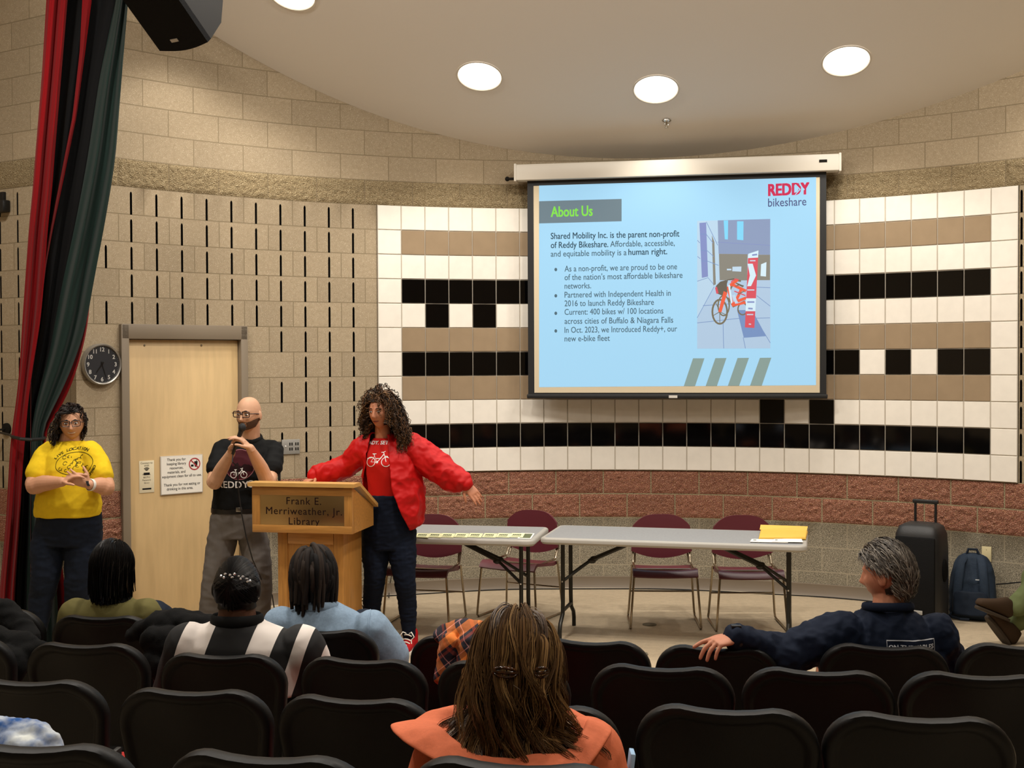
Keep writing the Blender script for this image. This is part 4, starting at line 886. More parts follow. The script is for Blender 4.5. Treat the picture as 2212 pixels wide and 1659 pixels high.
def back_rings(rings):
    mb = MB(); k = None
    for i, (ins, y) in enumerate(rings):
        P = seat_outline(ins); k = len(P); mb.v += [bend(x, y, z) for x, z in P]
        if i: mb.f += [((i-1)*k+j, (i-1)*k+(j+1) % k, i*k+(j+1) % k, i*k+j) for j in range(k)]; mb.m += [0]*k
    n = len(rings)-1
    for r, q in ((0, seat_outline(rings[0][0])), (n, seat_outline(rings[n][0]))):
        c = len(mb.v); mb.v.append(bend(0, rings[r][1], .63)); mb.f += [(r*k+j, r*k+(j+1) % k, c) if r else (r*k+(j+1) % k, r*k+j, c) for j in range(k)]; mb.m += [0]*k
    return mb
def theatre_seat(lab, grp):
    t = thing('theatre_seat', lab, 'seat', (0, 0, 0), 0, grp)
    back_rings([(.045, -.004), (.036, -.008), (.030, -.020), (.016, -.026), (.004, -.020), (0, -.006), (0, .018), (.008, .034), (.03, .040)]).build('back_shell', m_shell, t, 50)
    back_rings([(.03, .040), (.03, .062), (.045, .075), (.07, .078)]).build('back_cushion', m_bcush, t, 50)
    mb = MB(); mb.box((0, .25, .43), (.44, .40, .09), None, 0, .035, 3); mb.build('seat_cushion', m_cush, t, 60)
    mb = MB(); mb.box((0, .25, .378), (.43, .39, .02), None, 0, .008); mb.build('seat_pan', m_shell, t)
    for s in (-1, 1):
        mb = MB(); mb.box((s*.215, .10, .30), (.02, .06, .58), None, 0, .006); mb.box((s*.215, .10, .012), (.05, .24, .024), None, 0, .006); mb.build('leg', m_smet, t)
    return t
SEATS = [  # centre pixel, top pixel, distance, yaw, label
 (1, -22, 1317, 5.75, 'black seat back at the left edge of the front row, half under a dark coat'),
 (1, 216, 1331, 5.60, 'front-row black seat behind the person in the olive top'),
 (1, 452, 1350, 5.45, 'front-row black seat hidden under a dark coat beside the striped top'),
 (1, 692, 1361, 5.30, 'front-row black seat behind the person in the denim shirt'),
 (1, 1004, 1378, 5.10, 'front-row black seat with the plaid shirt hung over it'),
 (1, 1274, 1385, 5.00, 'empty front-row black seat just right of the brown wavy hair'),
 (1, 1548, 1398, 4.86, 'front-row black seat under the hand of the man in navy'),
 (1, 1911, 1395, 4.75, 'front-row black seat behind the man in the navy jacket'),
 (1, 2215, 1394, 4.66, 'front-row black seat cut by the right edge of the photo'),
 (2, -108, 1376, 4.85, 'second-row black seat at the left edge of the photo, only its right rim showing'),
 (2, 180, 1391, 4.75, 'second-row black seat at the left, behind the olive top and below the dark coat'),
 (2, 475, 1414, 4.65, 'second-row black seat behind the person in the striped top'),
 (2, 778, 1424, 4.55, 'second-row black seat behind and below the denim shirt'),
 (2, 1082, 1433, 4.42, 'second-row black seat mostly hidden by the brown wavy hair'),
 (2, 1428, 1440, 4.15, 'second-row black seat below the outstretched hand'),
 (2, 1767, 1448, 4.00, 'second-row black seat below the navy jacket'),
 (2, 2118, 1457, 3.90, 'second-row black seat cut by the right edge of the photo'),
 (3, 58, 1470, 3.88, 'third-row black seat cut by the left edge of the photo'),
 (3, 412, 1491, 3.78, 'third-row black seat below the white-striped top'),
 (3, 760, 1508, 3.65, 'third-row black seat just left of the coral jacket'),
 (3, 1152, 1524, 3.50, 'third-row black seat directly before the person in coral'),
 (3, 1568, 1530, 3.28, 'third-row black seat just right of the coral jacket'),
 (3, 1986, 1547, 3.20, 'third-row black seat nearest the lower right corner'),
 (4, 62, 1609, 2.80, 'nearest-row black seat in the lower left corner, below the tie-dye cloth'),
 (4, 565, 1631, 2.70, 'nearest-row black seat at the bottom edge left of the coral jacket'),
 (4, 1112, 1648, 2.52, 'nearest-row black seat directly behind the coral jacket')]
proto = None; SEAT = {}
for row, cx_, ty, Y, lab in SEATS:
    p = at(cx_, ty, Y); z = p.z-.862; yaw = -.20+.10*(p.x < -.6); grp = ['', 'front-row seats', 'second-row seats', 'third-row seats', 'nearest-row seats'][row]
    if proto is None: proto = theatre_seat(lab, grp); o = proto
    else: o = dup(proto, (0, 0, 0), 0, lab, grp)
    # the shell's top leans back: shift so that the top edge lands on its measured place
    dy = -.078; R_ = Matrix.Rotation(yaw, 3, 'Z') @ V((0, dy, 0)); o.location = (p.x-R_.x, p.y-R_.y, z); o.rotation_euler = (0, 0, yaw); SEAT[(row, cx_)] = o
# ================================================================ people
def pxof(P):
    d = V(P)-O; fw = d.dot(AX_F); u = FPX*d.dot(AX_R)/fw; v = -FPX*d.dot(AX_U)/fw
    return 1106+cr*u-sr*v, 829.5+sr*u+cr*v
def head_R(yaw, pitch=0, roll=0):
    """head axes: x to the wearer's right-hand side of the picture, y out of the face, z up; yaw 0 faces the camera"""
    f = V((math.sin(yaw)*math.cos(pitch), -math.cos(yaw)*math.cos(pitch), math.sin(pitch))); z = V((0, 0, 1))
    x = z.cross(f).normalized(); z = f.cross(x).normalized()
    q = Matrix.Rotation(roll, 3, f); x, z = q @ x, q @ z
    return Matrix(((x.x, f.x, z.x), (x.y, f.y, z.y), (x.z, f.z, z.z)))
def G(x, m, s): return math.exp(-((x-m)/s)**2)
def head(mb, c, R, s=1.0, jaw=1.0, nose=1.0, fat=1.0):
    bm = bmesh.new(); bmesh.ops.create_uvsphere(bm, u_segments=72, v_segments=56, radius=1); rot = Matrix.Rotation(PI/2, 3, 'X')
    for v in bm.verts:
        x, y, z = v.co; k = max(0, -z); f = max(0, y)
        X = x*.076*fat*(1-.30*k**1.6*(1 if jaw == 1 else 1/jaw)); Y = y*(.094 if y > 0 else .102)*(1-(.30*k**1.5 if y < 0 else .05*k)); Z = z*.118
        if z > 0: q_ = max(.08, math.sqrt(max(0, 1-z*z)))**-.16; X *= q_; Y *= q_; Z *= .965
        if y > 0:
            X *= 1-.10*f*f; a = abs(X)
            d = .024*nose*G(X, 0, .0125)*G(Z, -.036, .014)+.014*nose*G(X, 0, .009)*G(Z, -.014, .020)+.006*nose*G(a, .012, .008)*G(Z, -.042, .009)
            d += -.011*G(a, .032, .016)*G(Z, .000, .012)+.006*G(a, .030, .022)*G(Z, .021, .009)+.005*G(a, .046, .02)*G(Z, -.028, .022)
            d += .007*G(X, 0, .022)*G(Z, -.068, .010)-.004*G(X, 0, .02)*G(Z, -.082, .006)+.011*G(X, 0, .022)*G(Z, -.102, .016)-.003*G(X, 0, .005)*G(Z, -.056, .006)
            Y += d*min(1, f*2)
        v.co = V((X, Y, Z))
    for v in bm.verts: v.co = R @ (v.co*s)+V(c)
    mb.bm(bm)
    for e in (-1, 1): mb.ball(V(c)+R @ V((e*.077*fat*s, -.008*s, -.010*s)), (.010*s, .019*s, .031*s), R @ Matrix.Rotation(e*.25, 3, 'Z'), u=14, v=10)
def hand(mb, w, d, n, t, curl=(.35, .35, .35, .35), L=1.0, thumb=.5, splay=.08, thc=.25):
    """w wrist, d towards the fingers, n the way the palm faces, t the thumb side"""
    w, d = V(w), V(d).normalized(); n = V(n); n = (n-d*n.dot(d)).normalized(); t0 = V(t); t = n.cross(d); t = t if t.dot(t0) > 0 else -t
    mb.loft([(w-d*.03*L, t*.026*L, n*.020*L), (w, t*.028*L, n*.019*L), (w+d*.03*L, t*.036*L, n*.017*L), (w+d*.065*L, t*.041*L, n*.0155*L), (w+d*.090*L, t*.041*L, n*.0135*L), (w+d*.102*L, t*.036*L, n*.010*L)], 20)
    mb.ball(w+d*.035*L+t*.022*L+n*.008*L, .019*L, u=10, v=8)
    for i, (o, b, ln, r) in enumerate(((.031, .093, .074, .0088), (.0105, .098, .082, .0092), (-.0105, .095, .076, .0088), (-.030, .087, .060, .0078))):
        p = w+d*b*L+t*o*L; dd = (d+t*(splay*(1.5-i))).normalized(); pts = [p-dd*.02*L, p]; rr = [r*L*1.05, r*L*1.08]
        for k, q in enumerate((.46, .30, .24)):
            a = curl[i]*(1.0, 1.15, .8)[k]; dd = (dd*math.cos(a)+n*math.sin(a)); ax = t; n_l = n
            # keep turning in the plane of finger and palm normal
            pts.append(pts[-1]+dd.normalized()*ln*q*L); rr.append(r*L*(1.0, .92, .78)[k])
        mb.limb(pts, rr, 10, sub=3)
    p = w+d*.022*L+t*.030*L; dd = (t*math.sin(thumb+.45)+d*math.cos(thumb+.45)+n*.25).normalized(); p1 = p+dd*.040*L; d2 = (dd*.8+d*.5+n*thc).normalized(); p2 = p1+d2*.032*L; p3 = p2+(d2+n*thc*.6).normalized()*.024*L
    mb.limb([p-dd*.012*L, p1, p2, p3], [.0125*L, .0112*L, .0098*L, .0078*L], 10, sub=3)
def face_parts(root, body_me, c, R, skin_lip, iris='2a1a12', brow='1c1410', s=1.0, brow_w=.006, smile=0.0, teeth=False):
    m_eye = mat('eye_white', 'ded8d0', .3); m_iris = mat('iris_'+iris, iris, .25); c = V(c)
    for e in (-1, 1):
        mb = MB(); p = c+R @ (V((e*.031, .0800, .000))*s); mb.ball(p, (.0130*s, .0085*s, .0056*s), R, u=14, v=10); o = mb.build('eye', m_eye, root, world=True)
        mb = MB(); mb.ball(p+R @ (V((0, .0062, -.0005))*s), (.0062*s, .0036*s, .0060*s), R, u=12, v=8); mb.build('iris', m_iris, o, world=True)
        vs, fs = strokes([[(e*(.016+.030*k/6)*s, (.020+.007*math.sin(PI*min(1, k/5))-.003*(k/6))*s) for k in range(7)]], brow_w*s)
        decal('eyebrow', vs, fs, mat('brow_'+brow, brow, .8), c, R.col[0], R.col[2], body_me, root, .0012, .008)
        vs, fs = strokes([[(e*(.018+.027*k/6)*s, (.0035+.0045*math.sin(PI*k/6))*s) for k in range(7)]], .0028*s)
        decal('eyelid', vs, fs, mat('lash_line', '1a120e', .8), c, R.col[0], R.col[2], body_me, root, .0022, .008)
    up = [(x*s, (-.0655+.0050*(1-abs(x)/.026)-.0016*G(x, 0, .004)+smile*(abs(x)/.026)**2)*s) for x in [(-.026+.052*i/12) for i in range(13)]]
    lo = [(x*s, (-.0685-.0075*(1-(x/.026)**2)+smile*(abs(x)/.026)**2)*s) for x in [(.026-.052*i/12) for i in range(13)]]
    n_ = len(up); vs = [(a, b, 0) for a, b in up]+[(a, b, 0) for a, b in lo[::-1]]; fs = [(i, i+1, n_+i+1, n_+i) for i in range(n_-1)]
    decal('lips', vs, fs, skin_lip, c, R.col[0], R.col[2], body_me, root, .0012, .006)
    vs, fs = strokes([[(x*s, (-.0665+smile*(abs(x)/.026)**2)*s) for x in [(-.024+.048*i/10) for i in range(11)]]], (.0045 if teeth else .0018)*s)
    decal('teeth' if teeth else 'mouth_line', vs, fs, mat('teeth', 'd8d0c4', .4) if teeth else mat('mouth_dark', '3a1716', .8), c, R.col[0], R.col[2], body_me, root, .002, .006)
def glasses(root, c, R, m, s=1.0, w=.027, h=.019, th=.0024):
    c = V(c); mb = MB(); z = .002
    for e in (-1, 1):
        P = [c+R @ (V((e*.033+w*math.copysign(abs(math.cos(a))**.38, math.cos(a)), .101-.0045*abs(math.cos(a)) if True else 0, z+h*math.copysign(abs(math.sin(a))**.38, math.sin(a))))*s) for a in [2*PI*i/24 for i in range(24)]]
        mb.tube(P, th, 6, closed=True)
        mb.tube([c+R @ (V(p)*s) for p in ((e*(.033+w), .099, z+.006), (e*.076, .085, z+.006), (e*.080, .04, z+.004), (e*.082, -.004, z), (e*.083, -.018, z-.012))], th*.9, 6)
    mb.tube([c+R @ (V(p)*s) for p in ((-.007, .1015, z+.004), (0, .104, z+.008), (.007, .1015, z+.004))], th, 6); return mb.build('glasses', m, root, 60, True)
def rings(lst, lx, n=32, power=2.3):
    lx = V(lx).normalized(); fy = V((0, 0, 1)).cross(lx)
    return [(V(c), lx*hw, fy*hd) for c, hw, hd in lst]
def skin(n, c): return mat('skin_'+n, c, .55, spec=.35, nscale=30, namt=.05)
def garment(name, mb, voxel, sm, m, root, amp=.006, scale=6, aniso=(1, 1, .6), seed=0, keep=None, cut=None, sharp=None, fac=.5):
    me = remesh(mb, voxel, sm, name, fac)
    if cut:
        b = bmesh.new(); b.from_mesh(me); bmesh.ops.delete(b, geom=[f for f in b.faces if cut(f.calc_center_median(), f.normal)], context='FACES')
        for _ in range(14):
            nw = {}
            for v in b.verts:
                nb = [e.other_vert(v) for e in v.link_edges if e.is_boundary]
                if len(nb) == 2: nw[v] = v.co*.5+(nb[0].co+nb[1].co)*.25
            for v, q in nw.items(): v.co = q
        b.to_mesh(me); b.free(); me.update()
    crumple(me, amp, scale, aniso, seed, keep); wm = me.copy(); o = link(name, me, m, root, sharp or 80, True); return o, wm
def shoe(mb, heel, toe, h=.07, w=.045, L=None):
    heel, toe = V(heel), V(toe); d = (toe-heel); L = L or d.length; d.normalize(); t = d.cross(V((0, 0, 1))).normalized(); u = t.cross(d).normalized()
    mb.loft([(heel+u*h*.5, t*.001, u*.001), (heel+u*h*.5, t*w*.72, u*h*.5), (heel+d*L*.15+u*h*.52, t*w*.82, u*h*.52), (heel+d*L*.40+u*h*.48, t*w*.86, u*h*.48), (heel+d*L*.62+u*h*.38, t*w*1.05, u*h*.38), (heel+d*L*.85+u*h*.30, t*w*.98, u*h*.30), (heel+d*L*.97+u*h*.24, t*w*.65, u*h*.22), (heel+d*L+u*h*.2, t*w*.1, u*h*.05)], 20, power=2.6)
def strandmesh(paths, rad, nm, mats, root, sides=3, tones=None, taper=.35, seed=1):
    rnd_ = random.Random(seed); mb = MB()
    for i, p in enumerate(paths):
        k = len(p); r = rad(i) if callable(rad) else rad
        mb.tube(p, [r*(1-(1-taper)*(j/(k-1))**1.5) for j in range(k)], sides, mi=(tones(i) if tones else rnd_.randrange(len(mats))), caps=True)
    return mb.build(nm, mats, root, 80, True, fixn=False)
def scalp_dirs(n, pred, seed=0):
    rnd_ = random.Random(seed); out = []
    while len(out) < n:
        v = V((rnd_.gauss(0, 1), rnd_.gauss(0, 1), rnd_.gauss(0, 1))).normalized()
        if pred(v): out.append(v)
    return out
def flow(c, R, dirs, length, rad=(.080, .105, .124), npts=16, comb=None, grav=.25, wave=(.0, 1), frizz=0.0, lift=1.02, coll=(), seed=3, part=None, clump=0, clear=None, out0=.15, stick=0, drift=None, relax=0):
    """hair strands that start on the scalp, follow the comb direction and fall under their own weight"""
    rnd_ = random.Random(seed); Ri = R.transposed(); dn = Ri @ V((0, 0, -1)); out = []; c = V(c); cs = [(Ri @ (V(cc)-c), r) for cc, r in coll]
    for i, d in enumerate(dirs):
        p = V((d.x*rad[0], d.y*rad[1], d.z*rad[2])); Ln = length(d, rnd_); st = Ln/npts; lf = 1.012+(lift-1)*rnd_.uniform(.15, 1.25)
        nn = V((d.x/rad[0], d.y/rad[1], d.z/rad[2])).normalized(); dr = comb(d) if comb else V((0, -.3, 0)); dr = dr-nn*dr.dot(nn); dr = (dr.normalized() if dr.length > 1e-6 else V((0, -1, 0)))+nn*out0; dr.normalize(); P = [p.copy()]
        ph = rnd_.uniform(0, 6.28) if not clump else (int((math.atan2(d.x, d.y)+d.z*2)*clump)*2.4+rnd_.uniform(-.4, .4)); w, fq = wave; am = w*rnd_.uniform(.6, 1.3)
        for k in range(npts):
            g = grav*(.35+k/npts)
            if drift and k > stick*npts: dr = dr+drift(d)
            dr = (dr*(1-g)+dn*g+V((rnd_.gauss(0, 1), rnd_.gauss(0, 1), rnd_.gauss(0, 1)))*frizz).normalized(); p = p+dr*st
            q = V((p.x/rad[0], p.y/rad[1], p.z/rad[2])); l = q.length
            if k < stick*npts:
                q = q*(lf/l); p = V((q.x*rad[0], q.y*rad[1], q.z*rad[2])); n2 = V((p.x/rad[0]**2, p.y/rad[1]**2, p.z/rad[2]**2)).normalized(); dr = dr-n2*dr.dot(n2); dr = dr.normalized() if dr.length > 1e-6 else V((0, -1, 0))
            elif l < lf:
                q = q*(lf/l); p2 = V((q.x*rad[0], q.y*rad[1], q.z*rad[2])); dr = (dr+(p2-p)*(1/st)*.6).normalized(); p = p2
            if clear and p.y > .03 and p.z < clear[1] and abs(p.x) < clear[0]: p.x = math.copysign(clear[0], p.x if abs(p.x) > .01 else clear[2])
            for cc, r in cs:
                e = p-cc; q = V((e.x/r[0], e.y/r[1], e.z/r[2])); l = q.length
                if l < 1: p = cc+e*(1/l); dr = (dr+e.normalized()*.3).normalized()
            P.append(p.copy())
        for _ in range(relax): P = [P[0]]+[(P[k-1]+P[k]*2+P[k+1])*.25 for k in range(1, len(P)-1)]+[P[-1]]
        if w:
            for k in range(1, len(P)):
                t = (P[k]-P[k-1]).normalized(); a = t.orthogonal() if abs(t.z) < .2 else t.cross(V((0, 1, 0))); a = a.normalized() if a.length > 1e-6 else V((1, 0, 0)); b = t.cross(a); x = k/npts
                P[k] = P[k]+(a*math.sin(ph+x*fq*6.28)+b*math.cos(ph+x*fq*6.28)*.7)*am*min(1, max(0, x-stick*.7)*4)
        if clear and any(q.y > .045 and abs(q.x) < clear[0]*.92 and -.115 < q.z < clear[1]-.004 for q in P): continue
        out.append([c+R @ q for q in P])
    return out
def locks(guides, n, spread, seed=1, fray=.6, loose=.0):
    """bundles of fine strands round each guide: (paths, lock index of each)"""
    rnd_ = random.Random(seed); out = []; idx = []
    for gi, g in enumerate(guides):
        k = len(g); fr = sweep_frames(g)
        for _ in range(n):
            a, q = rnd_.uniform(0, 6.283), math.sqrt(rnd_.random()); x, y = math.cos(a)*q*spread, math.sin(a)*q*spread*.55; tw = rnd_.uniform(-.6, .6); cut_ = k if rnd_.random() > fray else rnd_.randint(int(k*.78), k); P = []
            for i in range(max(4, cut_)):
                t = i/(k-1); u, w = fr[i]; s = (.75+.5*math.sin(PI*min(1, t*1.1)))*(1-.55*max(0, t-.6)/.4); c_, s_ = math.cos(tw*t), math.sin(tw*t)
                P.append(g[i]+u*((x*c_-y*s_)*s)+w*((x*s_+y*c_)*s)+V((rnd_.gauss(0, 1), rnd_.gauss(0, 1), rnd_.gauss(0, 1)))*loose*t)
            out.append(P); idx.append(gi)
    return out, idx
def hairmats(n, cols, rough=.55, spec=.25): return [mat('%s_hair_%d' % (n, i), c, rough, spec=spec) for i, c in enumerate(cols)]
def scalpcap(nm, body_me, c, R, pred, m, root, off=.006):
    Ri = R.transposed(); c = V(c); return shell(nm, body_me, lambda p: pred(Ri @ (p-c)), off, m, root)
m_jean = mat('dark_blue_denim', '141b28', .85, nscale=60, namt=.12, bump=.1, bscale=260)
BIKE = lambda x, y, s: [[(x+s*a, y+s*b) for a, b in L_] for L_ in (
    circ(-.62, -.28, .36, 22), circ(.62, -.28, .36, 22), [(-.62, -.28), (-.34, .16), (-.10, -.30), (-.62, -.28)], [(-.34, .16), (-.38, .30)], [(-.52, .34), (-.38, .30), (-.20, .34), (-.52, .34)],
    [(-.10, -.30), (.20, .02), (.42, .36)], [(-.22, -.02), (.12, -.02), (.40, .28)], [(.62, -.28), (.42, .36), (.36, .46), (.20, .46)], [(.36, .46), (.52, .54)], [(-.96, -.02), (-.46, .06), (-.44, -.04)], circ(-.10, -.30, .07, 10), [(.46, .16), (.72, .14), (.74, .06)])]
# ---------------------------------------------------------------- woman in yellow
def P(x, y, Y): return at(x, y, Y)
def yellow():
    Y = 8.0; root = thing('person', 'standing woman in yellow T-shirt and glasses, hands clasped, beside the stage curtain', 'person', atz(112, 1412, 0), group=None)
    sk = skin('fair', 'c08e70'); R = head_R(.28, -.10, .03); hc = P(155, 911, 7.97); lx = (P(202, 972, 7.96)-P(98, 972, 8.03)); mb = MB()
    head(mb, hc, R, .97, fat=1.10); mb.limb([P(153, 935, 8.0), P(151, 962, 8.02)], [.062, .075], 18)
    mb.loft(rings([(P(148, 1140, 8.02), .17, .13), (P(148, 1085, 8.0), .18, .15), (P(150, 1020, 8.0), .15, .13), (P(150, 975, 8.01), .15, .10), (P(151, 952, 8.02), .07, .07)], lx), 28)
    A = [[P(106, 982, 8.02), P(73, 1046, 7.86), P(134, 1041, 7.70)], [P(197, 982, 7.97), P(229, 1049, 7.86), P(193, 1047, 7.72)]]
    for a, b, w in A: mb.limb([a, b, b+(w-b)*.35, w], [.066, .056, .053, .032], 16)
    d0 = (P(172, 1020, 7.70)-A[0][2]); d1 = (P(152, 1030, 7.68)-A[1][2])
    hand(mb, A[0][2], d0, (.5, .3, -.6), (.2, -.4, 1), (.35, .3, .4, .45), .93); hand(mb, A[1][2], d1, (-.5, .5, .3), (0, -.3, 1), (.3, .35, .4, .45), .93)
    for h, k, a in ((P(116, 1140, 8.0), P(100, 1245, 7.97), P(80, 1385, 8.02)), (P(181, 1140, 8.02), P(172, 1245, 8.0), P(160, 1398, 8.05))): mb.limb([h, k, a], [.09, .06, .04], 14)
    me = remesh(mb, .0045, 2, 'body'); link('body', me, sk, root, 80, True); bw = me.copy(); bw.transform(wmat(root))
    face_parts(root, bw, hc, R, mat('lips_rose', 'a8605a', .45), s=.97, smile=.004, teeth=True); glasses(root, hc, R, mat('dark_glasses', '141012', .3), .98, .027, .019)
    # jeans
    mb = MB(); mb.loft(rings([(P(149, 1175, 8.02), .20, .155), (P(149, 1140, 8.02), .222, .175), (P(149, 1105, 8.0), .215, .17)], lx), 28)
    for L_ in ([P(112, 1150, 8.01), P(104, 1190, 8.0), P(99, 1240, 7.97), P(88, 1300, 8.0), P(76, 1385, 8.03)], [P(182, 1150, 8.02), P(177, 1190, 8.0), P(170, 1240, 7.98), P(166, 1300, 8.02), P(160, 1392, 8.06)]): mb.limb(L_, [.118, .114, .092, .078, .058], 18)
    garment('jeans', mb, .008, 4, m_jean, root, .005, 9, (1, 1, 2.2), 3)
    # T-shirt
    mb = MB(); mb.loft(rings([(P(147, 1113, 7.99), .220, .175), (P(147, 1105, 7.99), .224, .178), (P(147, 1085, 7.98), .218, .18), (P(148, 1050, 7.98), .20, .17), (P(150, 1012, 7.98), .178, .16), (P(151, 985, 8.0), .175, .14), (P(151, 966, 8.01), .145, .105), (P(151, 952, 8.02), .088, .082)], lx), 36)
    for (a, b, w), e in zip(A, (.66, .66)): mb.limb([a+(P(150, 985, 8)-a)*.25, a, a+(b-a)*e], [.085, .085, (.088, .080)], 18)
    o, wm = garment('t_shirt', mb, .007, 4, mat('yellow_cotton', 'd6b420', .85, nscale=50, namt=.05), root, .006, 7, (1, 1, 1.6), 1)
    mk = mat('olive_print_ink', '4a4410', .8); rt, up = lx.normalized(), V((0, 0, 1)); c0 = P(156, 1002, 7.82)
    vs, fs = strokes([circ(0, 0, .115, 36, ry=.072)], .004); decal('print_ring', vs, fs, mk, c0, rt, up, wm, root)
    k = random.Random(8); ls = []
    for i in range(26): x, y = k.uniform(-.08, .08), k.uniform(-.045, .045); ls.append(circ(x, y, k.uniform(.006, .016), 8, k.uniform(0, 3), k.uniform(3.5, 6)))
    vs, fs = strokes(ls, .0035); decal('print_drawing', vs, fs, mk, c0, rt, up, wm, root)
    for s_, a0, sg, rr in (('LIVE LOCATION', 2.75, -1, .128), ('GROWN IN BUFFALO', 4.25, 1, .142)):
        vs, fs = [], []
        for i, ch in enumerate(s_):
            a = a0+sg*i*.135*(1 if sg < 0 else .95); m2 = text_mesh(ch, .026, weight=.0012, align='CENTER'); b0 = len(vs); th = a-PI/2 if sg < 0 else a+PI/2; ct_, st_ = math.cos(th), math.sin(th); X, Yc = rr*math.cos(a), rr*.68*math.sin(a)-(0.0 if sg < 0 else .012)
            vs += [(X+v.co.x*ct_-v.co.y*st_, Yc+v.co.x*st_+v.co.y*ct_, 0) for v in m2.vertices]; fs += [tuple(q+b0 for q in p.vertices) for p in m2.polygons]; bpy.data.meshes.remove(m2)
        decal('print_lettering', vs, fs, mk, c0, rt, up, wm, root)
    # short curly hair swept to one side
    hm = hairmats('darkbrown', ('1c1310', '2b1d16', '120d0b'))
    ds = scalp_dirs(380, lambda v: v.z > .15 or (v.y < .1 and v.z > -.75) or (v.x < -.5 and v.z > -.6 and v.y < .55), 2)
    ps = flow(hc, R, ds, lambda d, r: (.075+.055*(d.x < 0)+r.uniform(0, .02))*(.62 if d.x > .3 and d.z < .6 else 1), (.079*1.05, .099, .112), 22, lambda d: V((-.7, .1, -.05)), .30, (.007, 2.2), .05, 1.03, seed=5, out0=.35, clear=(.064, .068, -1))
    strandmesh(ps, .0042, 'hair', hm, root, 4)
    scalpcap('hair_base', bw, hc, R, lambda p: p.z > .072 or (p.y < .02 and p.z > -.07), hm[0], root, .004)
    # watch, shoes
    mb = MB(); w = A[1][2]; dv = (A[1][1]-w).normalized(); q = w+dv*.012; fr_ = frame_m(q, dv.orthogonal(), dv.cross(dv.orthogonal()), dv); mb.lathe([(.036, -.011), (.039, -.008), (.039, .008), (.036, .011)], 24, fr_, caps=False); sw = mb.build('watch_strap', mat('white_strap', 'd6d2ca', .5), root, 40, True)
    mb = MB(); mb.box((0, 0, .042), (.034, .040, .010), frame_m(q, dv.cross(V((0, -1, .3))), dv, V((0, -1, .3))), 0, .004); mb.build('watch_face', mat('watch_glass', '0b0d10', .15), sw, world=True)
    for a, t_ in ((P(78, 1385, 8.03), V((-.05, -.25, 0))), (P(160, 1392, 8.06), V((.06, -.24, 0)))):
        mb = MB(); h = V((a.x, a.y+.05, 0)); shoe(mb, h, h+t_); mb.build('shoe', mat('dark_shoe', '17171a', .5), root, 60, True)
yellow()
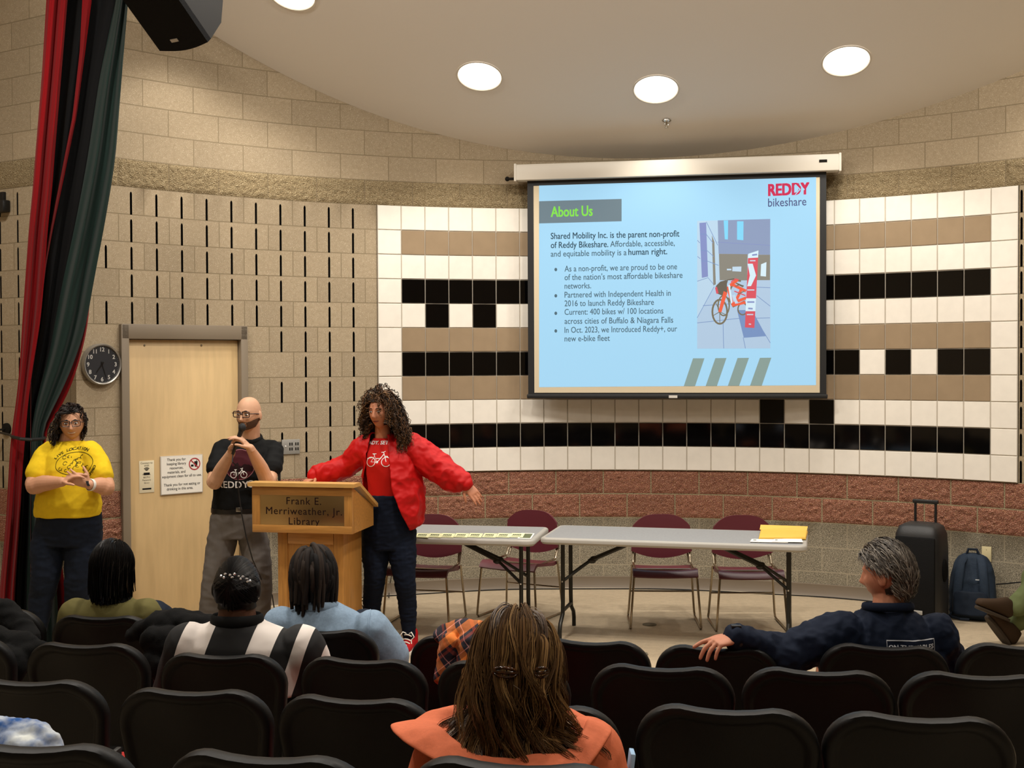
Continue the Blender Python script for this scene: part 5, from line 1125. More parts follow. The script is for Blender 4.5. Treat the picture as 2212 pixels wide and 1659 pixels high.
# ---------------------------------------------------------------- bald man with the microphone
def bald():
    P = lambda x, y, Y: at(x, y, Y+.20)
    Y = 8.05; root = thing('person', 'standing bald man in black shirt and glasses holding a microphone with both hands', 'person', atz(500, 1405, 0))
    sk = skin('light', 'c79a7c'); R = head_R(-.30, -.02, -.03); hc = P(537, 894, 8.02); lx = V((1, .04, 0)); mb = MB()
    head(mb, hc, R, 1.0, fat=1.06); mb.limb([P(543, 915, 8.06), P(541, 958, 8.10)], [.058, .066], 18)
    mb.loft(rings([(P(520, 1130, 8.1), .15, .10), (P(521, 1060, 8.1), .145, .10), (P(530, 990, 8.1), .165, .10), (P(536, 962, 8.1), .12, .08)], lx), 24)
    A = [[P(482, 972, 8.10), P(462, 1042, 7.92), P(499, 978, 7.72)], [P(590, 974, 8.12), P(580, 1038, 7.92), P(540, 968, 7.69)]]
    for a, b, w in A: mb.limb([a, b, b+(w-b)*.4, w], [.058, .050, .046, .029], 16)
    mp = P(511, 958, 7.665); mt = P(521, 930, 7.66); ma = (mt-mp).normalized()
    hand(mb, A[0][2], P(508, 956, 7.70)-A[0][2], (.75, -.35, .1), (.2, -.5, 1), (.75, .8, .85, .9), .95, .3, .02); hand(mb, A[1][2], P(513, 940, 7.66)-A[1][2], (-.3, .2, -.9), (-.6, -.4, .6), (.55, .6, .65, .7), .95, .3, .03)
    for h, k, a in ((P(486, 1125, 8.08), P(468, 1230, 8.05), P(452, 1380, 8.08)), (P(545, 1125, 8.1), P(558, 1230, 8.07), P(554, 1385, 8.1))): mb.limb([h, k, a], [.08, .055, .038], 14)
    me = remesh(mb, .0042, 2, 'body'); link('body', me, sk, root, 80, True); bw = me.copy(); bw.transform(wmat(root))
    face_parts(root, bw, hc, R, mat('lips_man', '9a5c50', .5), brow='2c1c14', brow_w=.007); glasses(root, hc, R, mat('tortoise_glasses', '2a1512', .3), 1.0, .0275, .019, .0034)
    Ri = R.transposed()
    def beard(p):
        q = Ri @ (p-hc); return q.z < -.048+.35*max(0, abs(q.x)-.045)*2 and q.z > -.120+.38*max(0, .085-q.y) and -.012 < q.y < .125 and abs(q.x) < .085 and not (abs(q.x) < .024 and -.079 < q.z < -.058) and not (q.y > .07 and q.z > -.052)
    shell('beard', bw, beard, .0022, mat('brown_stubble', '5f4a3d', .9, nscale=300, namt=.35), root)
    mt_b = mat('black_polo_cotton', '0f1011', .8, bump=.1, bscale=200)
    mb = MB(); mb.loft(rings([(P(509, 1098, 8.09), .162, .125), (P(511, 1070, 8.09), .160, .125), (P(520, 1035, 8.08), .168, .13), (P(531, 1000, 8.09), .182, .135), (P(536, 975, 8.1), .178, .115), (P(538, 957, 8.1), .12, .085), (P(540, 946, 8.1), .078, .072)], lx), 36)
    for (a, b, w), e in zip(A, (P(468, 1012, 7.99), P(588, 1010, 8.0))): mb.limb([a+(P(536, 975, 8.1)-a)*.25, a, e], [.070, .070, .066], 18)
    o, wm = garment('shirt', mb, .0065, 3, mt_b, root, .007, 9, (1, 1, 1.4), 2)
    mb = MB(); cpts = [P(540, 946, 8.09)+V((math.sin(a)*.080, -math.cos(a)*.074, .026*math.cos(a)*-1)) for a in [2*PI*i/28 for i in range(28)]]
    mb.tube(cpts, [(.016, .006)]*28, 8, up=V((0, 0, 1)), closed=True); mb.build('collar', mt_b, root, 60, True)
    rt, up = V((1, .03, 0)).normalized(), V((0, 0, 1)); c0 = P(517, 1004, 7.95); kw = {}
    m_mar = mat('maroon_print', '3d141b', .8); m_wp = mat('white_print', 'd8d6d2', .7)
    disc = circ(0, .0, .098, 40); decal('print_disc', [(0, 0, 0)]+[(x, y, 0) for x, y in disc], [(0, i+1, i+2) for i in range(40)], m_mar, c0, rt, up, wm, root, .0012, .012, .6)
    sky = [(-.098+.196*i/14, -.02+.045*random.Random(i).random()) for i in range(15)]
    vs = [(x*.9, y, 0) for x, y in sky]+[(x*.9, -.045, 0) for x, y in sky]; decal('print_skyline', vs, [(i, i+1, 16+i, 15+i) for i in range(14)], mat('dark_maroon_print', '1e0a0d', .8), c0, rt, up, wm, root, .0018, .012, .6)
    vs, fs = strokes([circ(0, 0, .100, 44)], .0045); decal('print_ring', vs, fs, m_mar if 0 else mat('rose_print', '8d5a60', .8), c0, rt, up, wm, root, .0022, .012, .6)
    vs, fs = strokes(BIKE(-.005, -.052, .056), .0042); decal('print_bicycle', vs, fs, m_wp, c0, rt, up, wm, root, .0026, .008, .6)
    c1 = P(508, 1054, 7.95); textdecal('print_wordmark', 'REDDY', .064, m_wp, c1-rt*.02, rt, up, wm, root, weight=.0012, space=1.06, align='CENTER', off=.002, maxd=.6)
    vs, fs = strokes([circ(.122, .024, .021, 24), [(.111, .024), (.133, .024)], [(.122, .013), (.122, .035)]], .008); decal('print_plus', vs, fs, m_wp, c1-rt*.02, rt, up, wm, root, .002, .008, .6)
    m_gt = mat('grey_trousers', '625d59', .75, bump=.08, bscale=200); mb = MB()
    mb.loft(rings([(P(514, 1160, 8.1), .172, .125), (P(511, 1125, 8.1), .178, .135), (P(509, 1103, 8.09), .160, .122)], lx), 28)
    for L_ in ([P(486, 1130, 8.09), P(478, 1175, 8.08), P(468, 1235, 8.05), P(458, 1300, 8.06), P(450, 1388, 8.1)], [P(540, 1130, 8.1), P(550, 1175, 8.1), P(559, 1235, 8.07), P(560, 1300, 8.08), P(556, 1392, 8.12)]): mb.limb(L_, [.100, .100, .088, .080, .076], 18)
    garment('trousers', mb, .007, 4, m_gt, root, .006, 8, (1, 1, 1.8), 6)
    mb = MB(); mb.loft(rings([(P(509, 1106, 8.09), .166, .128), (P(509, 1096, 8.09), .166, .128)], lx), 32); bl = mb.build('belt', mat('black_belt', '0c0b0b', .4), root, 40, True)
    mb = MB(); mb.box(P(516, 1101, 7.955), (.04, .008, .032), None, 0, .004); mb.build('buckle', mat('steel_buckle', '8c8a86', .3, metal=1), bl, world=True)
    for a, t_ in ((P(450, 1392, 8.1), V((-.10, -.25, 0))), (P(556, 1395, 8.12), V((.05, -.26, 0)))):
        mb = MB(); h = V((a.x, a.y+.05, 0)); shoe(mb, h, h+t_, .075, .048); mb.build('shoe', mat('black_shoe', '121110', .4), root, 60, True)
    # the microphone and its lead are held, so they are things of their own
    mc = thing('microphone', 'black handheld microphone in the hands of the bald man', 'microphone', mp)
    mb = MB(); mb.tube([mp-ma*.075, mp, mt], [.010, .012, .016], 14); mb.build('handle', m_blk, mc, world=True)
    mb = MB(); mb.ball(mt+ma*.022, (.024, .024, .028), u=18, v=12); mb.build('grille_ball', mat('mic_grille', '2c2c2e', .45, metal=.6, bump=.5, bscale=600), mc, world=True)
    q0 = mp-ma*.07; mb = MB(); mb.tube([q0, q0+V((0, -.02, -.05)), P(513, 1010, 7.83), P(515, 1060, 7.84), P(522, 1110, 7.86), P(532, 1160, 7.88), P(546, 1210, 7.90), P(566, 1255, 8.0), at(588, 1286, 8.35), at(592, 1312, 8.4), atz(590, 1378, .006), atz(560, 1374, .006)], .0042, 6)
    tag(mb.build('microphone_lead', m_blk), 'thin black microphone lead hanging before the grey trousers to the floor', 'cable')
bald()
# ---------------------------------------------------------------- woman in the red jacket
def redw():
    P = lambda x, y, Y: at(x, y, Y+.12)
    root = thing('person', 'standing woman with big curly hair and red jacket, arms spread wide, beside the lectern', 'person', atz(842, 1412, 0))
    sk = skin('tan', 'b5785a'); R = head_R(-.42, .0, .02); hc = P(822, 889, 7.98); lx = V((1, -.06, 0)); mb = MB()
    head(mb, hc, R, .94); mb.limb([P(826, 910, 8.03), P(828, 950, 8.05)], [.050, .058], 18)
    mb.loft(rings([(P(838, 1150, 8.04), .16, .10), (P(838, 1075, 8.03), .12, .09), (P(838, 1000, 8.04), .14, .09), (P(838, 962, 8.05), .13, .07)], lx), 24)
    A = [[P(796, 968, 8.06), P(748, 1008, 8.12), P(684, 1029, 8.03)], [P(888, 970, 8.03), P(946, 1006, 7.96), P(1006, 1046, 7.86)]]
    for a, b, w in A: mb.limb([a, b, w], [.05, .042, .027], 14)
    hand(mb, A[0][2], P(655, 1043, 7.98)-A[0][2], (.1, .1, -1), (.1, -1, .1), (.30, .34, .38, .42), .92, .45, .10); hand(mb, A[1][2], P(1034, 1078, 7.82)-A[1][2], (-.2, .9, -.35), (-.2, -.4, -.9), (.12, .14, .2, .26), .92, .25, .06)
    for h, k, a in ((P(814, 1150, 8.04), P(811, 1240, 8.02), P(801, 1370, 8.14)), (P(868, 1150, 8.02), P(874, 1250, 7.98), P(883, 1378, 8.02))): mb.limb([h, k, a], [.07, .044, .028], 14)
    me = remesh(mb, .0042, 2, 'body'); link('body', me, sk, root, 80, True); bw = me.copy(); bw.transform(wmat(root))
    face_parts(root, bw, hc, R, mat('lips_berry', '8a4038', .4), brow='20140e', s=.94, smile=.003)
    # T-shirt and jeans
    m_rt = mat('red_tshirt', 'b01712', .8, bump=.05, bscale=150); mb = MB()
    mb.loft(rings([(P(838, 1084, 8.02), .118, .092), (P(838, 1068, 8.02), .130, .104), (P(837, 1030, 8.01), .138, .12), (P(837, 1000, 8.01), .150, .135), (P(838, 975, 8.03), .155, .11), (P(833, 957, 8.045), .11, .08), (P(829, 946, 8.045), .066, .062)], lx), 32)
    o, wm = garment('t_shirt', mb, .006, 4, m_rt, root, .003, 8, (1, 1, .8), 2)
    m_wp = mat('white_print', 'd8d6d2', .7); rt, up = V((1, -.05, 0)).normalized(), V((0, .06, 1)); c0 = P(818, 990, 7.88)
    vs, fs = strokes(BIKE(-.005, 0, .085), .0045); decal('print_bicycle', vs, fs, m_wp, c0, rt, up, wm, root, .002, .01, .6)
    textdecal('print_wordmark', 'READY. SET. BIKE', .034, m_wp, P(820, 960, 7.9), rt, up, wm, root, weight=.001, align='CENTER', shear=.2, off=.002, maxd=.6)
    mb = MB(); mb.loft(rings([(P(842, 1185, 8.03), .165, .12), (P(840, 1150, 8.04), .188, .135), (P(838, 1110, 8.04), .168, .125), (P(838, 1068, 8.02), .136, .108)], lx), 30)
    for L_ in ([P(814, 1155, 8.05), P(811, 1195, 8.03), P(810, 1245, 8.01), P(804, 1300, 8.07), P(801, 1372, 8.14)], [P(866, 1155, 8.03), P(869, 1195, 8.0), P(874, 1250, 7.97), P(880, 1305, 8.01), P(884, 1372, 8.02)]): mb.limb(L_, [.103, .096, .072, .062, .043], 18)
    garment('jeans', mb, .0065, 3, mat('navy_stretch_denim', '0c1424', .8, nscale=60, namt=.12), root, .004, 12, (1, 1, 2.6), 4)
    # open wind jacket
    m_rj = mat('red_nylon', 'b00d0e', .55, spec=.2); mb = MB()
    mb.loft(rings([(P(846, 1140, 8.0), .150, .125), (P(848, 1128, 8.0), .200, .165), (P(850, 1095, 8.0), .212, .170), (P(850, 1050, 8.01), .205, .165), (P(846, 1010, 8.02), .192, .155), (P(842, 985, 8.03), .185, .14), (P(838, 965, 8.045), .155, .105), (P(832, 948, 8.05), .085, .08), (P(830, 938, 8.05), .078, .078)], lx), 40)
    sl = [[A[0][0]+V((.05, 0, .01)), A[0][0]+V((-.01, 0, .0)), P(750, 1006, 8.12), P(705, 1021, 8.06), P(683, 1026, 8.03), P(677, 1027, 8.02)], [A[1][0]+V((-.05, 0, .01)), A[1][0]+V((.01, 0, 0)), P(930, 998, 7.98), P(975, 1030, 7.91), P(1000, 1042, 7.87), P(1007, 1046, 7.86)]]
    for L_, rr in zip(sl, ([.085, .088, .078, .066, .058, .040], [.09, .098, .098, .086, .066, .042])): mb.limb(L_, rr, 20)
    def cut(c, n):
        if n.y > .35 or c.y > 8.16: return False
        x, y = pxof(c); l = interp([930, 945, 1047, 1140], [806, 799, 782, 778], y); r = interp([930, 945, 1000, 1060, 1110, 1142], [834, 838, 841, 847, 866, 884], y)
        return l < x < r and abs(n.z) < 1.1 and y > 930
    o, wj = garment('jacket', mb, .0065, 3, m_rj, root, .013, 8, (1.2, 1.2, 1.0), 5, None, cut); crumple(o.data, .005, 17, (1, 1, 1), 9); wj = o.data.copy(); wj.transform(wmat(root))
    so = o.modifiers.new('thickness', 'SOLIDIFY'); so.thickness = .006; so.offset = -1
    m_rp = mat('faded_red_print', 'd06a62', .7); k = random.Random(3)
    vs, fs = strokes([circ(k.uniform(-.02, .02), k.uniform(-.02, .02), k.uniform(.01, .022), 10) for _ in range(7)], .0022); decal('chest_emblem', vs, fs, m_rp, P(868, 973, 7.87), rt, up, wj, root, .002, .008, .6)
    textdecal('chest_lettering', 'REDDY BIKESHARE', .011, m_rp, P(868, 962, 7.87), rt, up, wj, root, align='CENTER', off=.002, maxd=.6)
    # curly hair
    hm = hairmats('curly', ('3a2718', '563c27', '24180f', '6b4d31'), .6)
    ds = scalp_dirs(950, lambda v: (v.z > .38 or v.y < .25 or (abs(v.x) > .55 and v.y < .55)) and v.z > -.72 and not (v.y > .62 and v.z < .62), 4)
    ps = flow(hc, R, ds, lambda d, r: (.165+.02*max(0, d.z)+r.uniform(0, .05))*(1+.35*d.x), (.074, .098, .112), 46, lambda d: V((d.x*.75+.30, -.2, -.05)), .16, (.011, 4.5), .07, 1.06, out0=.22, drift=lambda d: V((d.x*.05, d.y*.03, 0)), relax=2, seed=6, clear=(.066, .064, 1), coll=[(P(838, 985, 8.03), (.19, .12, .10))])
    strandmesh(ps, .0036, 'hair', hm, root, 3, taper=.5)
    scalpcap('hair_base', bw, hc, R, lambda p: p.z > .062 or (p.y < .03 and p.z > -.085), hm[2], root, .008)
    # red high-top shoes
    m_can = mat('red_canvas', 'a8151c', .75); m_rub = mat('white_rubber', 'ddd8cc', .5); m_lace = mat('white_lace', 'e8e4da', .7)
    for a, t_ in ((P(802, 1382, 8.14), V((-.06, -.25, 0))), (P(884, 1385, 8.02), V((-.055, -.255, 0)))):
        h = V((a.x+.02, a.y+.07, 0)); d = t_.normalized(); t = d.cross(V((0, 0, 1)))
        mb = MB(); shoe(mb, h+V((0, 0, .022)), h+t_*1.0+V((0, 0, .022)), .075, .043); mb.limb([h+d*.055+V((0, 0, .06)), h+d*.05+V((0, 0, .125))], [(.045, .050), (.043, .05)], 18)
        m2 = remesh(mb, .005, 3, 's'); o = link('shoe', m2, m_can, root, 60, True)
        mb = MB(); mb.loft([(h+d*.133+V((0, 0, z)), d*(.146*s), t*(.050*s)) for z, s in ((0, .97), (.004, 1), (.024, 1), (.03, .98))], 32, power=2.6); mb.ball(h+d*.245+V((0, 0, .034)), (.045, .045, .022)); mb.build('sole', m_rub, o, 50, True)
        mb = MB()
        for i in range(6):
            q = h+d*(.185-.022*i)+V((0, 0, .060+.0145*i+(.01 if i > 2 else 0))); mb.tube([q-t*.026, q-t*.01+d*.012+V((0, 0, .012)), q+t*.012+d*.006+V((0, 0, .012)), q+t*.026-d*.01+V((0, 0, .006))], .0042, 6)
        q = h+d*.105+V((0, 0, .125))
        for s in (-1, 1): mb.tube([q, q+t*s*.03+d*.03+V((0, 0, .02)), q+t*s*.05+d*.035+V((0, 0, -.01)), q+t*s*.03+d*.03+V((0, 0, -.03)), q+t*s*.035+d*.05+V((0, 0, -.06))], .004, 6)
        mb.build('laces', m_lace, o, 60, True)
        mb = MB(); mb.lathe([(.016, 0), (.016, .003), (.001, .003)], 18, frame_m(h+d*.05+t*.042+V((0, 0, .115)), d, (0, 0, 1), t)); mb.build('ankle_patch', m_rub, o, 60, True)
redw()
# ---------------------------------------------------------------- the audience, seen from behind
def seated(root, sk, hc, R, s, neck, shl, shr, elb, wri, tors, hm=None, legs=True, fat=1.0, neck_r=.056, voxel=.0055, hands=True, hip=None, fl=None):
    """one continuous sitting body: head, neck, trunk, arms, bent legs"""
    mb = MB(); head(mb, hc, R, s, fat=fat); mb.limb([hc+V((0, .0, -.05)), neck], [neck_r, neck_r+.012], 18)
    lx = shr-shl; mb.loft(rings(tors, lx), 26)
    for a, b, w in zip((shl, shr), elb, wri):
        mb.limb([a, b, w], [.052, .043, .028], 14)
    if legs:
        c, f = hip, fl; lxn = V((lx.x, lx.y, 0)).normalized(); fw = V((-lxn.y, lxn.x, 0))
        if fw.y < 0: fw = -fw
        for e in (-1, 1):
            h = c+lxn*(e*.09); k = h+fw*.40+lxn*(e*.03)+V((0, 0, .03)); a = V((k.x+fw.x*.03, k.y+fw.y*.03, f+.09)); mb.limb([h, k, a], [.085, .058, .04], 14); mb.limb([a, a+fw*.13+V((0, 0, -.05))], [.038, .03], 10)
    me = remesh(mb, voxel, 2, 'body'); link('body', me, sk, root, 80, True); bw = me.copy(); bw.transform(wmat(root)); return bw, lx
def lap(root, hip, lx, fl, m, nm='trousers'):
    lxn = V((lx.x, lx.y, 0)).normalized(); fw = V((-lxn.y, lxn.x, 0)); fw = fw if fw.y > 0 else -fw; mb = MB()
    for e in (-1, 1):
        h = hip+lxn*(e*.09); k = h+fw*.40+lxn*(e*.03)+V((0, 0, .03)); a = V((k.x+fw.x*.03, k.y+fw.y*.03, fl+.10)); mb.limb([h, k, a], [.105, .078, .062], 14)
    garment(nm, mb, .012, 3, m, root, .004, 8)
def p_olive():
    fl = floor_z(5.85); root = thing('person', 'seated person with long straight black hair and olive top, seen from behind, front row', 'person', P(240, 1500, 5.9))
    root.location.z = fl; sk = skin('warm', 'b07f5f'); hc = P(242, 1222, 5.92); R = head_R(PI-.15); Y = 5.92
    shl, shr = P(165, 1330, Y), P(312, 1330, Y); hip = V((P(240, 1400, 5.95).x, 5.98, fl+.575))
    T_ = [(hip, .17, .12), (P(240, 1400, 5.97), .16, .11), (P(240, 1345, 5.95), .17, .10), (P(240, 1310, 5.93), .14, .08), (P(242, 1292, 5.92), .07, .065)]
    bw, lx = seated(root, sk, hc, R, .97, P(242, 1300, 5.93), shl, shr, [P(150, 1420, 6.0), P(330, 1420, 6.0)], [P(190, 1450, 6.2), P(290, 1450, 6.2)], T_, hip=hip, fl=fl)
    mb = MB(); mb.loft(rings([(hip, .20, .15), (P(240, 1410, 5.96), .20, .15), (P(240, 1350, 5.94), .215, .14), (P(240, 1318, 5.93), .19, .115), (P(241, 1302, 5.92), .135, .09), (P(242, 1290, 5.92), .08, .075)], lx), 30)
    for a, b in ((shl, P(146, 1425, 6.0)), (shr, P(334, 1425, 6.0))): mb.limb([a+V((0, 0, 0)), b], [.085, .075], 16)
    garment('top', mb, .010, 4, mat('olive_cotton', '5d5732', .85), root, .008, 8, (1, 1, .8), 4)
    mb = MB(); mb.tube([P(242, 1291, 5.92)+V((math.sin(a)*.088, math.cos(a)*.08, -.01-.02*math.cos(a))) for a in [2*PI*i/24 for i in range(24)]], [(.028, .012)]*24, 8, up=V((0, 0, 1)), closed=True); mb.build('collar', mat('black_collar', '0d0d0d', .8), root, 60, True)
    lap(root, hip, lx, fl, m_jean, 'jeans')
    hm = hairmats('black', ('0b0908', '120e0c', '070606'), .32, .4)
    ds = scalp_dirs(900, lambda v: v.z > -.55 and not (v.y > .35 and v.z < .45), 3)
    ps = flow(hc, R, ds, lambda d, r: .155+.12*d.z+r.uniform(0, .04)+(.11 if -.28 < d.x < .0 and d.z < .5 and r.random() < .6 else 0), (.095, .112, .124), 16, lambda d: V((d.x*.10, -.3, -.4)), .34, (.004, 1), .012, 1.05, seed=2, stick=.5, coll=[(P(240, 1352, 5.94), (.20, .12, .085))])
    strandmesh(ps, .0052, 'hair', hm, root, 3, taper=.45); scalpcap('hair_base', bw, hc, R, lambda p: p.z > .05 or (p.y < .03 and p.z > -.09), hm[0], root, .012)
p_olive()
def p_stripe():
    Y = 4.98; fl = floor_z(Y); root = thing('person', 'seated person with sparkling hair clip and black and white striped top, seen from behind', 'person', (P(510, 1500, Y).x, Y+.05, fl))
    sk = skin('deep', '5a3a2a'); hc = P(512, 1268, 4.99); R = head_R(PI-.05, -.05); hip = V((P(520, 1500, Y).x, 5.08, fl+.575)); shl, shr = P(408, 1395, Y), P(642, 1400, Y)
    T_ = [(hip, .20, .15), (P(525, 1480, 5.05), .20, .14), (P(523, 1410, 5.02), .20, .13), (P(516, 1365, 5.0), .15, .10), (P(512, 1340, 4.99), .085, .08)]
    bw, lx = seated(root, sk, hc, R, 1.0, P(512, 1350, 5.0), shl, shr, [P(375, 1490, 5.1), P(690, 1500, 5.1)], [P(440, 1520, 5.3), P(620, 1530, 5.3)], T_, hip=hip, fl=fl, fat=1.12, neck_r=.070)
    # the stripes are woven into the cloth: constant bands across the back
    m = bpy.data.materials.new('striped_knit'); m.use_nodes = True; nt = m.node_tree; b = nt.nodes['Principled BSDF']; b.inputs['Roughness'].default_value = .85
    sep = N(nt, 'ShaderNodeSeparateXYZ'); nt.links.new(N(nt, 'ShaderNodeTexCoord').outputs['Object'], sep.inputs[0])
    ma = N(nt, 'ShaderNodeMath', operation='MULTIPLY_ADD'); ma.inputs[1].default_value = -.34; nt.links.new(sep.outputs[2], ma.inputs[0]); nt.links.new(sep.outputs[0], ma.inputs[2])
    zr = P(510, 1390, 4.85).z-fl; x_of = lambda px_, py_=1390: (P(px_, py_, 4.86).x-root.location.x)+0
    mr = N(nt, 'ShaderNodeMapRange'); lo, hi = -.4, .5; mr.inputs['From Min'].default_value = lo-.34*zr; mr.inputs['From Max'].default_value = hi-.34*zr; nt.links.new(ma.outputs[0], mr.inputs['Value'])
    rp = N(nt, 'ShaderNodeValToRGB'); rp.color_ramp.interpolation = 'CONSTANT'; els = [(0, 0)]
    for a_, b_ in ((380, 448), (537, 590), (634, 664), (700, 716)): els += [((x_of(a_)-lo)/(hi-lo), 1), ((x_of(b_)-lo)/(hi-lo), 0)]
    cr_ = rp.color_ramp
    for i, (p_, k_) in enumerate(els):
        e = cr_.elements[i] if i < 2 else cr_.elements.new(min(1, p_)); e.position = max(0, min(1, p_))
    for e in cr_.elements:
        k_ = [k2 for p2, k2 in els if abs(p2-e.position) < 1e-4]; e.color = (*lin('d8cfc8'), 1) if k_ and k_[0] else (*lin('0c0c0d'), 1)
    nt.links.new(mr.outputs[0], rp.inputs[0]); nt.links.new(rp.outputs[0], b.inputs['Base Color'])
    mb = MB(); mb.loft(rings([(hip, .25, .20), (P(528, 1490, 5.04), .27, .19), (P(527, 1430, 5.02), .285, .17), (P(522, 1390, 5.0), .27, .145), (P(517, 1362, 5.0), .20, .12), (P(513, 1345, 4.99), .115, .10), (P(512, 1334, 4.99), .096, .088)], lx), 34)
    for a, q in ((shl, P(376, 1500, 5.1)), (shr+V((.02, 0, 0)), P(690, 1500, 5.1))): mb.limb([a, q], [.098, .09], 16)
    garment('top', mb, .010, 4, m, root, .005, 7, (1, 1, .7), 8)
    mb = MB(); mb.tube([P(512, 1338, 4.985)+V((math.sin(a)*.100, math.cos(a)*.092, -.006*math.cos(a))) for a in [2*PI*i/28 for i in range(28)]], [(.024, .010)]*28, 8, up=V((0, 0, 1)), closed=True); mb.build('collar', mat('black_collar', '0d0d0d', .8), root, 60, True)
    lap(root, hip, lx, fl, mat('black_trousers', '101010', .85))
    hm = hairmats('jet', ('0b0908', '171210', '060505'), .5, .3)
    ds = scalp_dirs(1500, lambda v: v.z > -.5 and not (v.y > .45 and v.z < .3), 7)
    ps = flow(hc, R, ds, lambda d, r: .09+.05*max(0, d.z)+r.uniform(0, .02), (.088, .106, .121), 12, lambda d: V((-d.x*.25, -.9, .55 if d.z < .1 else -.1)), .0, (.0, 1), .004, 1.03, out0=.0, stick=1, seed=2)
    strandmesh(ps, .0032, 'hair', hm, root, 3, taper=.6); scalpcap('hair_base', bw, hc, R, lambda p: p.z > .03 or (p.y < .035 and p.z > -.085), hm[0], root, .006)
    mb = MB(); k = random.Random(1); Ri = R
    pts = [(484, 1247), (491, 1243), (499, 1245), (507, 1243), (514, 1247), (521, 1248), (528, 1252), (534, 1256), (489, 1250), (503, 1249), (517, 1252), (530, 1257)]
    tr = BVHTree.FromPolygons([v.co for v in bw.vertices], [tuple(p.vertices) for p in bw.polygons])
    for x, y in pts:
        d = ray(x, y).normalized(); h = tr.ray_cast(O, d)
        if h[0] is not None: mb.ball(h[0]+h[1]*.019, (k.uniform(.005, .0075), .004, k.uniform(.004, .006)), u=6, v=4)
    cl = mb.build('hair_clip', mat('rhinestone', 'e8e8ea', .08, metal=.6), root, None, True)
    for x, y in ((563, 1306),):
        mb = MB(); mb.ball(hc+R @ V((.088, 0, -.045)) if (hc+R @ V((.088, 0, 0))).x > hc.x else hc+R @ V((-.088, 0, -.045)), .005, u=8, v=6); mb.build('earring', m_chrome, root, world=True)
p_stripe()
def p_denim():
    Y = 5.62; fl = floor_z(Y); root = thing('person', 'seated person with black dreadlocks and pale denim shirt, seen from behind before the lectern', 'person', (P(690, 1500, Y).x, Y+.05, fl))
    sk = skin('brown', '6b4531'); hc = P(676, 1238, 5.64); R = head_R(PI+.25, -.03); hip = V((P(705, 1500, Y).x, 5.74, fl+.575)); shl, shr = P(610, 1355, Y), P(800, 1358, 5.60)
    T_ = [(hip, .19, .14), (P(705, 1430, 5.70), .19, .13), (P(704, 1370, 5.66), .19, .12), (P(698, 1330, 5.64), .15, .09), (P(688, 1308, 5.64), .08, .07)]
    elb, wri = [P(590, 1450, 5.75), P(852, 1440, 5.66)], [P(650, 1470, 5.95), P(850, 1452, 5.92)]
    bw, lx = seated(root, sk, hc, R, 1.0, P(682, 1315, 5.64), shl, shr, elb, wri, T_, hip=hip, fl=fl, fat=1.03)
    md = mat('pale_denim', '8196ab', .85, nscale=90, namt=.1, bump=.1, bscale=300); mb = MB()
    mb.loft(rings([(hip, .22, .17), (P(708, 1440, 5.69), .225, .17), (P(708, 1385, 5.66), .235, .155), (P(705, 1350, 5.64), .225, .135), (P(697, 1322, 5.64), .16, .105), (P(688, 1304, 5.64), .088, .082)], lx), 32)
    for a, q, w in ((shl, elb[0], elb[0]), (shr+V((.0, 0, -.01)), P(838, 1410, 5.62), P(852, 1436, 5.66))): mb.limb([a, q, q+(w-q)*.6+V((0, .01, -.01))], [.095, .085, .082], 18)
    o, wm = garment('denim_shirt', mb, .009, 4, md, root, .008, 7, (1, 1, .8), 6)
    mb = MB(); mb.tube([P(687, 1306, 5.635)+V((math.sin(a)*.092, math.cos(a)*.085, -.008+.012*math.cos(a)*-1)) for a in [2*PI*i/28 for i in range(28)]], [(.022, .008)]*28, 8, up=V((0, 0, 1)), closed=True); mb.build('collar', md, root, 60, True)
    mb = MB(); sm_ = [P(790+10*math.sin(i*.5), 1325+i*9, 5.2) for i in range(9)]; tr = BVHTree.FromPolygons([v.co for v in wm.vertices], [tuple(p.vertices) for p in wm.polygons]); pts = []
    for i in range(12):
        h = tr.ray_cast(O, ray(800-1.6*i+.12*i*i, 1318+8.5*i).normalized())
        if h[0] is not None: pts.append(h[0]+h[1]*.002)
    if len(pts) > 3: mb.tube(pts, .0035, 6); mb.build('shoulder_seam', md, root, 60, True)
    lap(root, hip, lx, fl, m_jean, 'jeans')
    hm = hairmats('locks', ('0d0a09', '1d1613', '2a211b'), .8, .2); rnd_ = random.Random(9)
    ds = scalp_dirs(95, lambda v: v.z > -.40 and not (v.y > .5 and v.z < .5), 12)
    ps = flow(hc, R, ds, lambda d, r: .15+.14*d.z+r.uniform(-.035, .055), (.092, .108, .118), 12, lambda d: V((d.x*.45, -.35, -.25)), .36, (.005, .8), .02, 1.10, seed=4, stick=.45, coll=[(P(700, 1378, 5.65), (.20, .13, .085))])
    strandmesh(ps, lambda i: .0118+.003*((i*7) % 5)/5, 'dreadlocks', hm, root, 7, taper=.6); scalpcap('hair_base', bw, hc, R, lambda p: p.z > .04 or (p.y < .03 and p.z > -.085), hm[0], root, .010)
p_denim()
